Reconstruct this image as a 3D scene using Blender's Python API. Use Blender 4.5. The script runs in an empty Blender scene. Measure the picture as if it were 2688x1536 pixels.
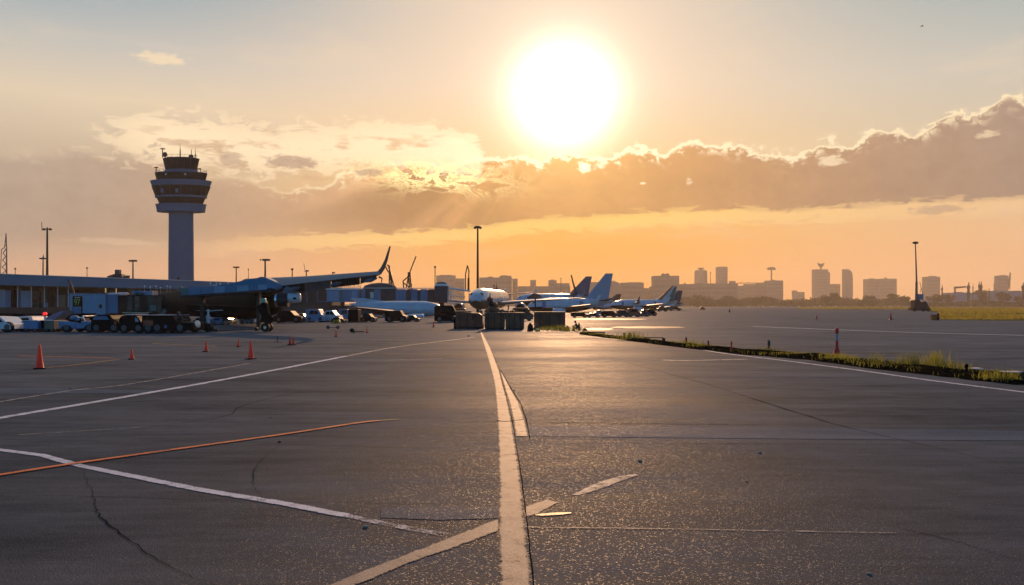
import bpy, bmesh, math, random
from mathutils import Vector, Matrix
from mathutils import noise as mnoise
random.seed(7)
SC = bpy.context.scene
COL = SC.collection

# ---------------------------------------------------------------- camera
F, HZ, EYE = 2000.0, 803.0, 1.7          # focal length and horizon row in pixels of the 2688x1536 photo, eye height in m
camd = bpy.data.cameras.new("camera")
cam = bpy.data.objects.new("camera", camd); COL.objects.link(cam)
cam.location = (0, 0, EYE); cam.rotation_euler = (math.radians(90), 0, 0)
camd.sensor_width = 36; camd.lens = 36*F/2688; camd.shift_y = (HZ-768)/2688
camd.clip_start = 0.1; camd.clip_end = 30000
SC.camera = cam
SC.view_settings.view_transform = 'Standard'
SC.view_settings.look = 'None'
SC.view_settings.exposure = 0.0
SC.view_settings.gamma = 1.0
SC.cycles.max_bounces = 6
SC.cycles.volume_bounces = 0
SC.cycles.use_denoising = True
SC.cycles.sample_clamp_indirect = 4

# ---------------------------------------------------------------- sun
SUN_AZ, SUN_EL = 3.9, 15.3
sund = bpy.data.lights.new("sun", 'SUN'); sun = bpy.data.objects.new("sun", sund); COL.objects.link(sun)
sund.energy = 4.5; sund.angle = math.radians(0.6); sund.color = (1.0, 0.56, 0.28)
sd = Vector((math.sin(math.radians(SUN_AZ))*math.cos(math.radians(SUN_EL)),
             math.cos(math.radians(SUN_AZ))*math.cos(math.radians(SUN_EL)), math.sin(math.radians(SUN_EL))))
sun.rotation_euler = sd.to_track_quat('Z', 'Y').to_euler(); sun.location = (0, 0, 60)

# ---------------------------------------------------------------- sky
def lin(c):
    out = []
    for v in c:
        v = v/255
        out.append(v/12.92 if v <= 0.04045 else ((v+0.055)/1.055)**2.4)
    return tuple(out)+(1.0,)

class X:
    """tiny expression builder for shader math"""
    nt = None
    def __init__(s, sock): s.s = sock
    @staticmethod
    def m(op, *a, clamp=False):
        n = X.nt.nodes.new('ShaderNodeMath'); n.operation = op; n.use_clamp = clamp
        for i, v in enumerate(a):
            if isinstance(v, X): X.nt.links.new(v.s, n.inputs[i])
            else: n.inputs[i].default_value = v
        return X(n.outputs[0])
    def __add__(s, o): return X.m('ADD', s, o)
    __radd__ = __add__
    def __sub__(s, o): return X.m('SUBTRACT', s, o)
    def __rsub__(s, o): return X.m('SUBTRACT', o, s)
    def __mul__(s, o): return X.m('MULTIPLY', s, o)
    __rmul__ = __mul__
    def __truediv__(s, o): return X.m('DIVIDE', s, o)
    def __neg__(s): return X.m('MULTIPLY', s, -1.0)
def xexp(a): return X.m('EXPONENT', a)
def gauss(a, w): return xexp(-(a*a)*(1.0/(w*w)))
def sstep(a, lo, hi):
    n = X.nt.nodes.new('ShaderNodeMapRange'); n.interpolation_type = 'SMOOTHSTEP'
    X.nt.links.new(a.s, n.inputs['Value'])
    n.inputs['From Min'].default_value = lo; n.inputs['From Max'].default_value = hi
    return X(n.outputs['Result'])
def vec(a, b, c=0.0):
    n = X.nt.nodes.new('ShaderNodeCombineXYZ')
    for i, v in enumerate((a, b, c)):
        if isinstance(v, X): X.nt.links.new(v.s, n.inputs[i])
        else: n.inputs[i].default_value = v
    return X(n.outputs[0])
def noise(v, scale=1.0, detail=6, rough=0.55, dist=0.0):
    n = X.nt.nodes.new('ShaderNodeTexNoise')
    X.nt.links.new(v.s, n.inputs['Vector'])
    n.inputs['Scale'].default_value = scale; n.inputs['Detail'].default_value = detail
    n.inputs['Roughness'].default_value = rough; n.inputs['Distortion'].default_value = dist
    return X(n.outputs['Fac'])
def fcurve(x, pts):
    """pts in az degrees -> value"""
    n = X.nt.nodes.new('ShaderNodeFloatCurve')
    X.nt.links.new(((x+36.0)*(1/72.0)).s, n.inputs['Value'])
    c = n.mapping.curves[0]
    P = sorted(((a+36)/72.0, v/30.0) for a, v in pts)
    c.points[0].location = P[0]; c.points[-1].location = P[-1]
    for p in P[1:-1]: c.points.new(*p)
    n.mapping.update()
    return X(n.outputs[0])*30.0
def ramp(x, stops):
    n = X.nt.nodes.new('ShaderNodeValToRGB')
    X.nt.links.new(x.s, n.inputs[0])
    e = n.color_ramp.elements
    e[0].position, e[0].color = stops[0][0], lin(stops[0][1])
    e[1].position, e[1].color = stops[-1][0], lin(stops[-1][1])
    for p, c in stops[1:-1]:
        k = e.new(p); k.color = lin(c)
    return X(n.outputs[0])
def cmix(f, a, b):
    n = X.nt.nodes.new('ShaderNodeMix'); n.data_type = 'RGBA'; n.clamp_factor = True
    for s, v in ((n.inputs[0], f), (n.inputs[6], a), (n.inputs[7], b)):
        if isinstance(v, X): X.nt.links.new(v.s, s)
        else: s.default_value = v
    return X(n.outputs[2])
def cadd(a, b):
    n = X.nt.nodes.new('ShaderNodeMix'); n.data_type = 'RGBA'; n.blend_type = 'ADD'
    n.inputs[0].default_value = 1.0
    X.nt.links.new(a.s, n.inputs[6]); X.nt.links.new(b.s, n.inputs[7])
    return X(n.outputs[2])
def cscale(a, f):
    """colour times scalar"""
    n = X.nt.nodes.new('ShaderNodeVectorMath'); n.operation = 'SCALE'
    if isinstance(a, X): X.nt.links.new(a.s, n.inputs[0])
    else: n.inputs[0].default_value = a[:3]
    if isinstance(f, X): X.nt.links.new(f.s, n.inputs[3])
    else: n.inputs[3].default_value = f
    return X(n.outputs[0])

def sky_pt(dx, dy):
    """photo pixel (in 2548-wide coordinates) -> azimuth, elevation in degrees"""
    px, py = dx*1.05495, dy*1.05495
    x, z = (px-1344)/F, (HZ-py)/F
    return math.degrees(math.atan2(x, 1)), math.degrees(math.atan2(z, math.hypot(x, 1)))

world = bpy.data.worlds.new("World"); SC.world = world; world.use_nodes = True
nt = world.node_tree; nt.nodes.clear(); X.nt = nt
tc = nt.nodes.new('ShaderNodeTexCoord')
sep = nt.nodes.new('ShaderNodeSeparateXYZ'); nt.links.new(tc.outputs['Generated'], sep.inputs[0])
dx_, dy_, dz_ = (X(sep.outputs[i]) for i in range(3))
az = X.m('ARCTAN2', dx_, dy_)*57.2958
el = X.m('ARCSINE', dz_)*57.2958
dotp = dx_*sd.x + dy_*sd.y + dz_*sd.z
S = X.m('ARCCOSINE', X.m('MINIMUM', dotp, 0.9999999))*57.2958
e01 = X.m('MULTIPLY', el, 1/30.0, clamp=True)
def rs(l): return [(e/30.0, c) for e, c in l]
c_near = ramp(e01, rs([(0, (251,158,54)), (3, (252,166,46)), (7, (253,185,80)), (11, (253,210,148)), (16, (250,218,184)), (22, (238,212,186)), (30, (205,205,195))]))
c_left = ramp(e01, rs([(0, (212,168,138)), (2.5, (204,168,144)), (6, (188,168,150)), (10, (200,182,160)), (13.5, (226,208,182)), (17, (190,192,188)), (21, (130,164,180)), (30, (120,150,170))]))
c_right = ramp(e01, rs([(0, (243,184,136)), (3, (240,186,140)), (7, (226,190,148)), (11, (212,196,172)), (15, (198,196,186)), (21, (146,172,180)), (30, (115,148,170))]))
wl = gauss(X.m('MINIMUM', az-SUN_AZ, 0.0), 21.0)
wr = gauss(X.m('MAXIMUM', az-SUN_AZ, 0.0), 19.0)
side = X.m('GREATER_THAN', az, SUN_AZ)
base = cmix(side, cmix(wl, c_left, c_near), cmix(wr, c_right, c_near))
glow = 2.8*gauss(S, 2.80) + 0.38*gauss(S, 5.0) + 0.14*xexp(S*(-1/9.0))
glowc = cscale(lin((255, 240, 218))[:3], glow)
# streaky high haze
hz = noise(vec(az*0.10, el*0.42, 3.0), 1.0, 5, 0.55)
base = cmix(sstep(hz, 0.5, 0.78)*0.35*sstep(el, 1.0, 6.0), base, lin((240, 214, 182)))
sky = cadd(base, glowc)

# cloud bank drawn by its upper and lower contour in azimuth / elevation
top_d = [(-60,372),(0,378),(100,376),(230,368),(330,384),(420,398),(520,434),(620,452),(700,474),(800,455),(870,432),(950,412),(1040,402),(1120,410),(1180,402),(1215,400),(1260,394),(1330,396),(1420,385),(1500,395),(1560,380),(1610,366),(1650,384),(1700,366),(1740,352),(1790,366),(1850,364),(1910,382),(1975,392),(2020,372),(2060,352),(2120,362),(2160,338),(2220,322),(2290,330),(2330,300),(2380,288),(2440,286),(2470,262),(2510,246),(2560,256),(2640,262)]
bot_d = [(-60,640),(150,630),(300,628),(420,622),(560,606),(700,596),(840,590),(1000,584),(1120,578),(1200,572),(1300,556),(1450,548),(1600,538),(1800,528),(2000,528),(2100,524),(2200,516),(2400,506),(2560,498),(2640,496)]
topc = fcurve(az, [sky_pt(*p) for p in top_d])
botc = fcurve(az, [sky_pt(*p) for p in bot_d])
n_big = noise(vec(az*0.45, el*0.62, 0.7), 1.0, 8, 0.56)
n_puf = noise(vec(az*1.25, el*1.5, 5.1), 1.0, 5, 0.52, 0.3)
puffy = sstep(az, -4.0, 12.0)
topd = topc - el + (n_big-0.5)*(2.2-puffy*0.9) + (n_puf-0.5)*(0.7+puffy*0.9)
botd = el - botc + (n_big-0.5)*0.9 + (n_puf-0.5)*0.35
sharp = sstep(az, -26.0, -2.0)
m_top = cmix(sharp, vec(sstep(topd, -0.25, 0.9), 0, 0), vec(sstep(topd, 0.0, 0.16), 0, 0))
sp = nt.nodes.new('ShaderNodeSeparateXYZ'); nt.links.new(m_top.s, sp.inputs[0]); m_top = X(sp.outputs[0])
m_bot = sstep(botd, -0.05, 0.22)
m_bot_l = sstep(botd, -0.9, 1.8)
m_bot = m_bot_l + (m_bot-m_bot_l)*sstep(az, -18.0, -7.0)
bank = X.m('MULTIPLY', m_top, m_bot, clamp=True)
near_l = gauss(X.m('MINIMUM', az-SUN_AZ+2.0, 0.0), 21.0)
near_r = gauss(X.m('MAXIMUM', az-SUN_AZ-1.0, 0.0), 19.0)
nearS = near_l*near_r
c_bank = cmix(nearS, cmix(side, lin((172, 156, 142)), lin((160, 139, 126))), lin((214, 156, 96)))
up = sstep(el - botc, 0.0, 5.5)
c_bank = cscale(c_bank, 0.90 + up*0.16 + (n_big-0.5)*0.34+(n_puf-0.5)*0.16 + nearS*0.04)
# shafts of light fanning down from the sun over the bank
phi = X.m('ARCTAN2', el-SUN_EL, az-SUN_AZ)
shaft = sstep(noise(vec(phi*5.0, 0.0, 1.3), 1.0, 2, 0.5), 0.36, 0.64)
lowl = sstep(-(az-SUN_AZ), 1.0, 7.0)
c_bank = cscale(c_bank, 1.0 + (shaft-0.5)*0.66*lowl*gauss(S-13.0, 7.0))
c_bank = cadd(c_bank, cscale(lin((255, 205, 120))[:3], 0.9*gauss(S, 4.6) + 0.16*gauss(S, 9.0)))
sky = cmix(bank*0.96, sky, c_bank)
# silver lining on the sun side of the bank
rimw = 0.13
rim = gauss(topd-0.06, rimw)*m_bot*sharp
rim2 = gauss(topd-0.35, 0.5)*m_bot*sstep(n_puf, 0.5, 0.66)*(0.25+0.75*sharp)
rimI = 0.25 + 1.1*gauss(S, 12.0) + 1.2*gauss(S, 5.0)
sky = cmix(X.m('MULTIPLY', rim*1.0+rim2*0.9, 0.6+gauss(S, 26.0), clamp=True), sky, cscale(lin((255, 232, 190))[:3], 0.92 + rimI*0.35))
# broken gold cloud above the left part of the bank
mid_d = [(-60,360),(200,345),(420,352),(520,362),(620,378),(800,378),(950,372),(1050,380),(1180,395),(1290,400),(1400,440),(2640,440)]
midc = fcurve(az, [sky_pt(*p) for p in mid_d])
off = el - midc
wis_win = gauss(off-0.2, 2.2)*sstep(az, -33.0, -24.0)*sstep(-az, 1.2, 3.0)
w_n = noise(vec(az*0.55, el*1.35, 9.0), 1.0, 9, 0.66, 0.6)
wis = sstep(w_n + (wis_win-0.5)*0.42, 0.47, 0.58)*wis_win
dark = sstep(noise(vec(az*0.30, el*0.95, 21.0), 1.0, 6, 0.55), 0.52, 0.64)*gauss(off+0.3, 1.7)*sstep(az, -30.0, -22.0)*sstep(-az, 4.0, 7.0)
sky = cmix(wis*0.85, sky, cscale(lin((255, 230, 190))[:3], 1.10+0.5*gauss(S, 11.0)))
sky = cmix(dark*0.75, sky, cmix(nearS, lin((186, 158, 138)), lin((226, 170, 112))))
# torn bright filaments left of the sun
a_f, e_f = sky_pt(1090, 442)
fil_n = noise(vec(az*0.42, el*0.75, 44.0), 1.0, 7, 0.62, 0.8)
fil = (gauss(fil_n-0.5, 0.042)+gauss(fil_n-0.42, 0.020))*1.25*gauss(az-a_f, 4.6)*gauss(el-e_f+(az-a_f)*0.05, 1.0)
sky = cmix(X.m('MULTIPLY', fil, 1.0, clamp=True), sky, cscale(lin((255, 228, 158))[:3], 1.6))
# thin gold fringe under the bank
off2 = el - botc + 0.25
fr_n = noise(vec(az*0.5, el*2.2, 14.0), 1.0, 8, 0.65, 0.5)
fr = sstep(fr_n + (gauss(off2, 0.8)-0.5)*0.4, 0.49, 0.60)*gauss(off2, 1.0)*sstep(az, -26.0, -14.0)
sky = cmix(fr*0.75, sky, cmix(nearS, lin((238, 196, 150)), cscale(lin((255, 210, 118))[:3], 1.08)))
# two small lone clouds
for (cx, cy, w, h, a, off_) in ((400,146,2.0,0.5,0.7,0), (1105,352,1.9,0.5,1.0,3), (1040,318,1.6,0.22,0.9,6), (300,602,3.4,0.28,0.22,12), (2330,522,2.2,0.4,-0.6,17), (725,404,2.5,0.62,-0.75,21), (575,398,1.1,0.75,-0.6,25), (925,430,1.3,0.4,-0.6,31), (1715,450,0.35,0.35,0.6,37), (1600,456,0.3,0.12,0.8,41), (1455,415,0.7,0.6,0.95,43), (2070,400,1.0,0.5,0.8,47), (2460,333,0.8,0.35,0.6,51)):
    a0, e0 = sky_pt(cx, cy)
    g = gauss(az-a0, w)*gauss(el-e0, h)
    ln = noise(vec(az*1.1, el*2.6, 30.0+off_), 1.0, 7, 0.62)
    k = sstep(g+(ln-0.5)*1.7, 0.40, 0.85)*abs(a)
    sky = cmix(k, sky, cscale(lin((254, 228, 188))[:3], 1.0+1.5*gauss(S, 7.0)) if a > 0 else lin((176, 148, 130)))
# the rest of the dome: clear physical sky
nish = nt.nodes.new('ShaderNodeTexSky'); nish.sky_type = 'NISHITA'; nish.sun_disc = False
nish.sun_elevation = math.radians(SUN_EL); nish.sun_rotation = math.radians(SUN_AZ)
nish.air_density = 1.4; nish.dust_density = 1.0; nish.ozone_density = 2.5
bk = nt.nodes.new('ShaderNodeVectorMath'); bk.operation = 'MULTIPLY'; nt.links.new(nish.outputs[0], bk.inputs[0]); bk.inputs[1].default_value = (0.034, 0.080, 0.135)
back = X(bk.outputs[0])
front = sstep(dy_, 0.05, 0.60)
sky = cmix(front, back, sky)
bg = nt.nodes.new('ShaderNodeBackground'); nt.links.new(sky.s, bg.inputs[0]); bg.inputs[1].default_value = 1.0
wo = nt.nodes.new('ShaderNodeOutputWorld'); nt.links.new(bg.outputs[0], wo.inputs[0])
world.cycles.sampling_method = 'MANUAL'; world.cycles.sample_map_resolution = 1024

# ---------------------------------------------------------------- materials
MATS = {}
def mat(name, col, rough=0.6, metal=0.0, var=0.12, scale=3.0, bump=0.0, bscale=20.0, coat=0.0, spec=0.5, stretch=None, col2=None):
    if name in MATS: return MATS[name]
    m = bpy.data.materials.new(name); m.use_nodes = True; MATS[name] = m
    n = m.node_tree; X.nt = n
    b = n.nodes['Principled BSDF']
    b.inputs['Roughness'].default_value = rough; b.inputs['Metallic'].default_value = metal
    b.inputs['Coat Weight'].default_value = coat; b.inputs['Coat Roughness'].default_value = 0.08
    b.inputs['Specular IOR Level'].default_value = spec
    t = n.nodes.new('ShaderNodeTexCoord'); v = X(t.outputs['Object'])
    if stretch:
        mp = n.nodes.new('ShaderNodeMapping'); n.links.new(v.s, mp.inputs[0]); mp.inputs['Scale'].default_value = stretch; v = X(mp.outputs[0])
    k = noise(v, scale, 6, 0.6)
    c1 = tuple(max(0, x*(1-var)) for x in col)+(1,)
    c2 = (tuple(col2) if col2 else tuple(min(1, x*(1+var)) for x in col))+(1,)
    n.links.new(cmix(sstep(k, 0.3, 0.7), c1, c2).s, b.inputs['Base Color'])
    n.links.new((k*0.25 + (rough-0.125)).s, b.inputs['Roughness'])
    if bump:
        bp = n.nodes.new('ShaderNodeBump'); bp.inputs['Strength'].default_value = bump; bp.inputs['Distance'].default_value = 0.02
        n.links.new(noise(v, bscale, 4, 0.6).s, bp.inputs['Height']); n.links.new(bp.outputs[0], b.inputs['Normal'])
    return m
def emit(name, col, strength):
    m = bpy.data.materials.new(name); m.use_nodes = True; n = m.node_tree
    b = n.nodes['Principled BSDF']; b.inputs['Base Color'].default_value = col+(1,)
    b.inputs['Emission Color'].default_value = col+(1,); b.inputs['Emission Strength'].default_value = strength
    return m

M_conc  = mat('painted_concrete', (0.09,0.165,0.24), 0.8, var=0.08, scale=0.3, bump=0.2, bscale=3)
M_concd = mat('dark_concrete', (0.06,0.06,0.065), 0.8, var=0.2, scale=0.5)
M_glassd= mat('dark_glass', (0.008,0.016,0.018), 0.35, var=0.4, scale=0.4, spec=0.08)
M_glassg= mat('green_glass', (0.012,0.035,0.035), 0.25, var=0.6, scale=0.8)
M_white = mat('white_paint', (0.62,0.66,0.70), 0.30, var=0.05, scale=1.0, coat=0.3)
M_fin   = mat('pale_fin_paint', (0.30,0.37,0.46), 0.4, var=0.05)
M_slat  = mat('brown_slats', (0.17,0.07,0.035), 0.6, var=0.4, scale=2)
M_plane = mat('white_fuselage_paint', (0.55,0.57,0.61), 0.28, var=0.06, scale=0.5, coat=0.5)
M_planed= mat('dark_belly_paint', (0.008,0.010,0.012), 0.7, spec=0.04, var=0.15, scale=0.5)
M_wing  = mat('wing_grey', (0.15,0.17,0.20), 0.5, metal=0.0, spec=0.3, var=0.12, scale=0.8)
M_wingd = mat('wing_dark', (0.035,0.035,0.037), 0.6, spec=0.2, var=0.2, scale=0.8)
M_steel = mat('galvanised_steel', (0.10,0.10,0.105), 0.5, metal=0.5, var=0.2, scale=2)
M_dsteel= mat('dark_steel', (0.025,0.024,0.024), 0.55, metal=0.3, var=0.2, scale=2)
M_chrome= mat('bright_metal', (0.75,0.75,0.76), 0.2, metal=1.0, var=0.05)
M_tyre  = mat('rubber', (0.012,0.012,0.012), 0.85, var=0.2, scale=8)
M_black = mat('black_plastic', (0.007,0.007,0.008), 0.6, var=0.3, scale=4, coat=0.0, spec=0.06)
M_blue  = mat('blue_paint', (0.05,0.22,0.42), 0.3, var=0.1, scale=2, coat=0.8)
M_bblue = mat('pale_blue_panel', (0.20,0.33,0.46), 0.45, var=0.10, scale=0.7)
M_bpan  = mat('blue_panel', (0.09,0.20,0.33), 0.45, var=0.14, scale=0.7)
M_teal  = mat('teal_paint', (0.04,0.16,0.16), 0.4, var=0.1)
M_orange= mat('cone_orange', (0.85,0.075,0.018), 0.45, var=0.15, scale=6)
M_rpost = mat('red_brown_post', (0.38,0.07,0.04), 0.6, var=0.3, scale=8)
M_redt = mat('red_plastic', (0.75,0.05,0.03), 0.45, var=0.15, scale=4)
for _m in (M_orange, M_redt):
    _n = _m.node_tree; _t = _n.nodes.new('ShaderNodeBsdfTranslucent'); _t.inputs[0].default_value = (1.0, 0.10, 0.02, 1) if _m is M_orange else (0.6, 0.05, 0.03, 1); _x = _n.nodes.new('ShaderNodeMixShader'); _x.inputs[0].default_value = 0.22 if _m is M_orange else 0.2
    _n.links.new(_n.nodes['Principled BSDF'].outputs[0], _x.inputs[1]); _n.links.new(_t.outputs[0], _x.inputs[2]); _n.links.new(_x.outputs[0], _n.nodes['Material Output'].inputs[0])
M_red   = mat('red_paint', (0.62,0.04,0.02), 0.4, var=0.15, scale=4)
M_dred  = mat('dark_red_paint', (0.07,0.012,0.012), 0.45, var=0.25, scale=2)
M_rust  = mat('rusty_brown_steel', (0.28,0.07,0.03), 0.6, var=0.45, scale=1.5, bump=0.3)
M_crate = mat('dark_crate_panel', (0.17,0.06,0.022), 0.6, var=0.4, scale=1.5)
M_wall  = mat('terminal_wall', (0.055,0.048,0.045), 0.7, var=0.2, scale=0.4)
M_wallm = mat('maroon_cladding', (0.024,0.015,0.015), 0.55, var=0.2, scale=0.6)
M_roof  = mat('terminal_fascia', (0.06,0.19,0.30), 0.6, var=0.1, scale=0.12, stretch=(1,1,3))
M_yel   = mat('yellow_paint', (0.6,0.36,0.03), 0.5, var=0.2)
M_skin  = mat('skin', (0.30,0.17,0.11), 0.6, var=0.1)
M_cloth = mat('dark_workwear', (0.014,0.016,0.022), 0.85, var=0.3, scale=10)
M_city  = mat('distant_concrete', (0.22,0.18,0.155), 0.85, var=0.12, scale=0.05)
M_cityb = mat('distant_blue_wall', (0.20,0.26,0.34), 0.8, var=0.15, scale=0.05)
M_cityg = mat('distant_glass', (0.15,0.125,0.11), 0.6, var=0.3, scale=0.1)
M_purple= mat('purple_tail_paint', (0.13,0.11,0.17), 0.35, var=0.1)
M_navy  = mat('navy_tail_paint', (0.02,0.025,0.06), 0.35, var=0.1)
M_tgreen= mat('green_tail_paint', (0.06,0.14,0.11), 0.35, var=0.1)
M_torange=mat('orange_tail_and_sunlit_edge', (0.45,0.10,0.03), 0.35, var=0.1)
M_bulb  = mat('lamp_glass', (0.85,0.82,0.75), 0.15, var=0.02)
M_khaki = mat('khaki_belly', (0.10,0.09,0.06), 0.45, var=0.15, scale=0.6)
M_tan   = mat('tan_panel', (0.16,0.13,0.10), 0.7, var=0.15, scale=0.8)
M_matte = mat('dark_gap_filler', (0.010,0.010,0.012), 0.95, spec=0.0)
M_blind = mat('dim_blind', (0.05,0.04,0.03), 0.8)
M_lit   = emit('lit_window', (1.0,0.72,0.36), 0.35)
M_redlamp = emit('red_lamp', (1.0,0.02,0.02), 1.6)
M_signg = emit('green_sign_light', (0.16,0.28,0.07), 0.12)
M_bright= mat('glossy_white_panel', (0.8,0.78,0.74), 0.2, var=0.04, coat=0.6)

# ---------------------------------------------------------------- mesh helpers
class MB:
    def __init__(s): s.v = []; s.f = []
    def add(s, vs, fs):
        k = len(s.v); s.v += [tuple(v) for v in vs]; s.f += [tuple(i+k for i in f) for f in fs]; return s
    def box(s, x0, x1, y0, y1, z0, z1, top=(1, 1)):
        cx, cy = (x0+x1)/2, (y0+y1)/2; hx, hy = (x1-x0)/2, (y1-y0)/2
        a = [(cx+sx*hx, cy+sy*hy, z0) for sx, sy in ((-1,-1),(1,-1),(1,1),(-1,1))]
        b = [(cx+sx*hx*top[0], cy+sy*hy*top[1], z1) for sx, sy in ((-1,-1),(1,-1),(1,1),(-1,1))]
        return s.add(a+b, [(0,3,2,1),(4,5,6,7),(0,1,5,4),(1,2,6,5),(2,3,7,6),(3,0,4,7)])
    def rings(s, R, cap=True):
        n = len(R[0]); vs = [v for r in R for v in r]; fs = []
        for i in range(len(R)-1):
            for j in range(n):
                a, b = i*n+j, i*n+(j+1) % n
                fs.append((a, b, b+n, a+n))
        if cap: fs += [tuple(range(n))[::-1], tuple(range((len(R)-1)*n, len(R)*n))]
        return s.add(vs, fs)
    def tube(s, p0, p1, r0, r1=None, n=8):
        p0, p1 = Vector(p0), Vector(p1); r1 = r0 if r1 is None else r1
        d = (p1-p0).normalized(); u = d.orthogonal().normalized(); w = d.cross(u)
        R = [[p+(u*math.cos(2*math.pi*k/n)+w*math.sin(2*math.pi*k/n))*r for k in range(n)] for p, r in ((p0, r0), (p1, r1))]
        return s.rings(R)
    def lathe(s, prof, c=(0, 0, 0), n=24, rot=0.0):
        R = [[(c[0]+r*math.cos(2*math.pi*(k+rot)/n), c[1]+r*math.sin(2*math.pi*(k+rot)/n), c[2]+z) for k in range(n)] for r, z in prof]
        return s.rings(R)
    def prism(s, poly, y0, y1):
        """polygon of (x, z) extruded in y"""
        n = len(poly)
        a = [(x, y0, z) for x, z in poly]; b = [(x, y1, z) for x, z in poly]
        return s.add(a+b, [tuple(range(n)), tuple(range(n, 2*n))[::-1]]+[((j+1) % n, j, j+n, (j+1) % n+n) for j in range(n)])
    def ell(s, c, r, nu=10, nv=7):
        R = []
        for i in range(nv):
            t = -math.pi/2+math.pi*(i+0.02)/(nv-1+0.04)
            R.append([(c[0]+r[0]*math.cos(t)*math.cos(2*math.pi*k/nu), c[1]+r[1]*math.cos(t)*math.sin(2*math.pi*k/nu), c[2]+r[2]*math.sin(t)) for k in range(nu)])
        return s.rings(R)
    def build(s, name, m, parent=None, smooth=False, loc=None, rot=None, bevel=0.0):
        me = bpy.data.meshes.new(name); me.from_pydata(s.v, [], s.f); me.update()
        bm = bmesh.new(); bm.from_mesh(me); bmesh.ops.recalc_face_normals(bm, faces=bm.faces); bm.to_mesh(me); bm.free()
        if smooth:
            me.polygons.foreach_set('use_smooth', [True]*len(me.polygons))
            me.set_sharp_from_angle(angle=math.radians(smooth if smooth is not True else 40))
        o = bpy.data.objects.new(name, me); COL.objects.link(o)
        for mm in (m if isinstance(m, (list, tuple)) else [m]): me.materials.append(mm)
        if parent: o.parent = parent
        if loc is not None: o.location = loc
        if rot is not None: o.rotation_euler = rot
        if bevel:
            b = o.modifiers.new('bevel', 'BEVEL'); b.width = bevel; b.segments = 2; b.limit_method = 'ANGLE'
        return o
def tag(o, label=None, cat=None, group=None, kind=None):
    if label: o['label'] = label
    if cat: o['category'] = cat
    if group: o['group'] = group
    if kind: o['kind'] = kind
    return o
def thing(name, label, cat, loc=(0, 0, 0), rz=0.0, group=None):
    o = bpy.data.objects.new(name, None); COL.objects.link(o); o.location = loc; o.rotation_euler = (0, 0, rz); o.empty_display_size = 0.5
    return tag(o, label, cat, group)
def copy_tree(o, parent=None):
    c = o.copy(); COL.objects.link(c); c.parent = parent
    for ch in o.children: copy_tree(ch, c)
    return c
def gy(py): return EYE*F/(py-HZ)
def gnd(px, py, z=0.0):
    Y = gy(py); return Vector(((px-1344)/F*Y, Y, z))
def at(px, py, Y): return Vector(((px-1344)/F*Y, Y, EYE+(HZ-py)/F*Y))
def D(dx, dy): return dx*1.05495, dy*1.05495

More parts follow.
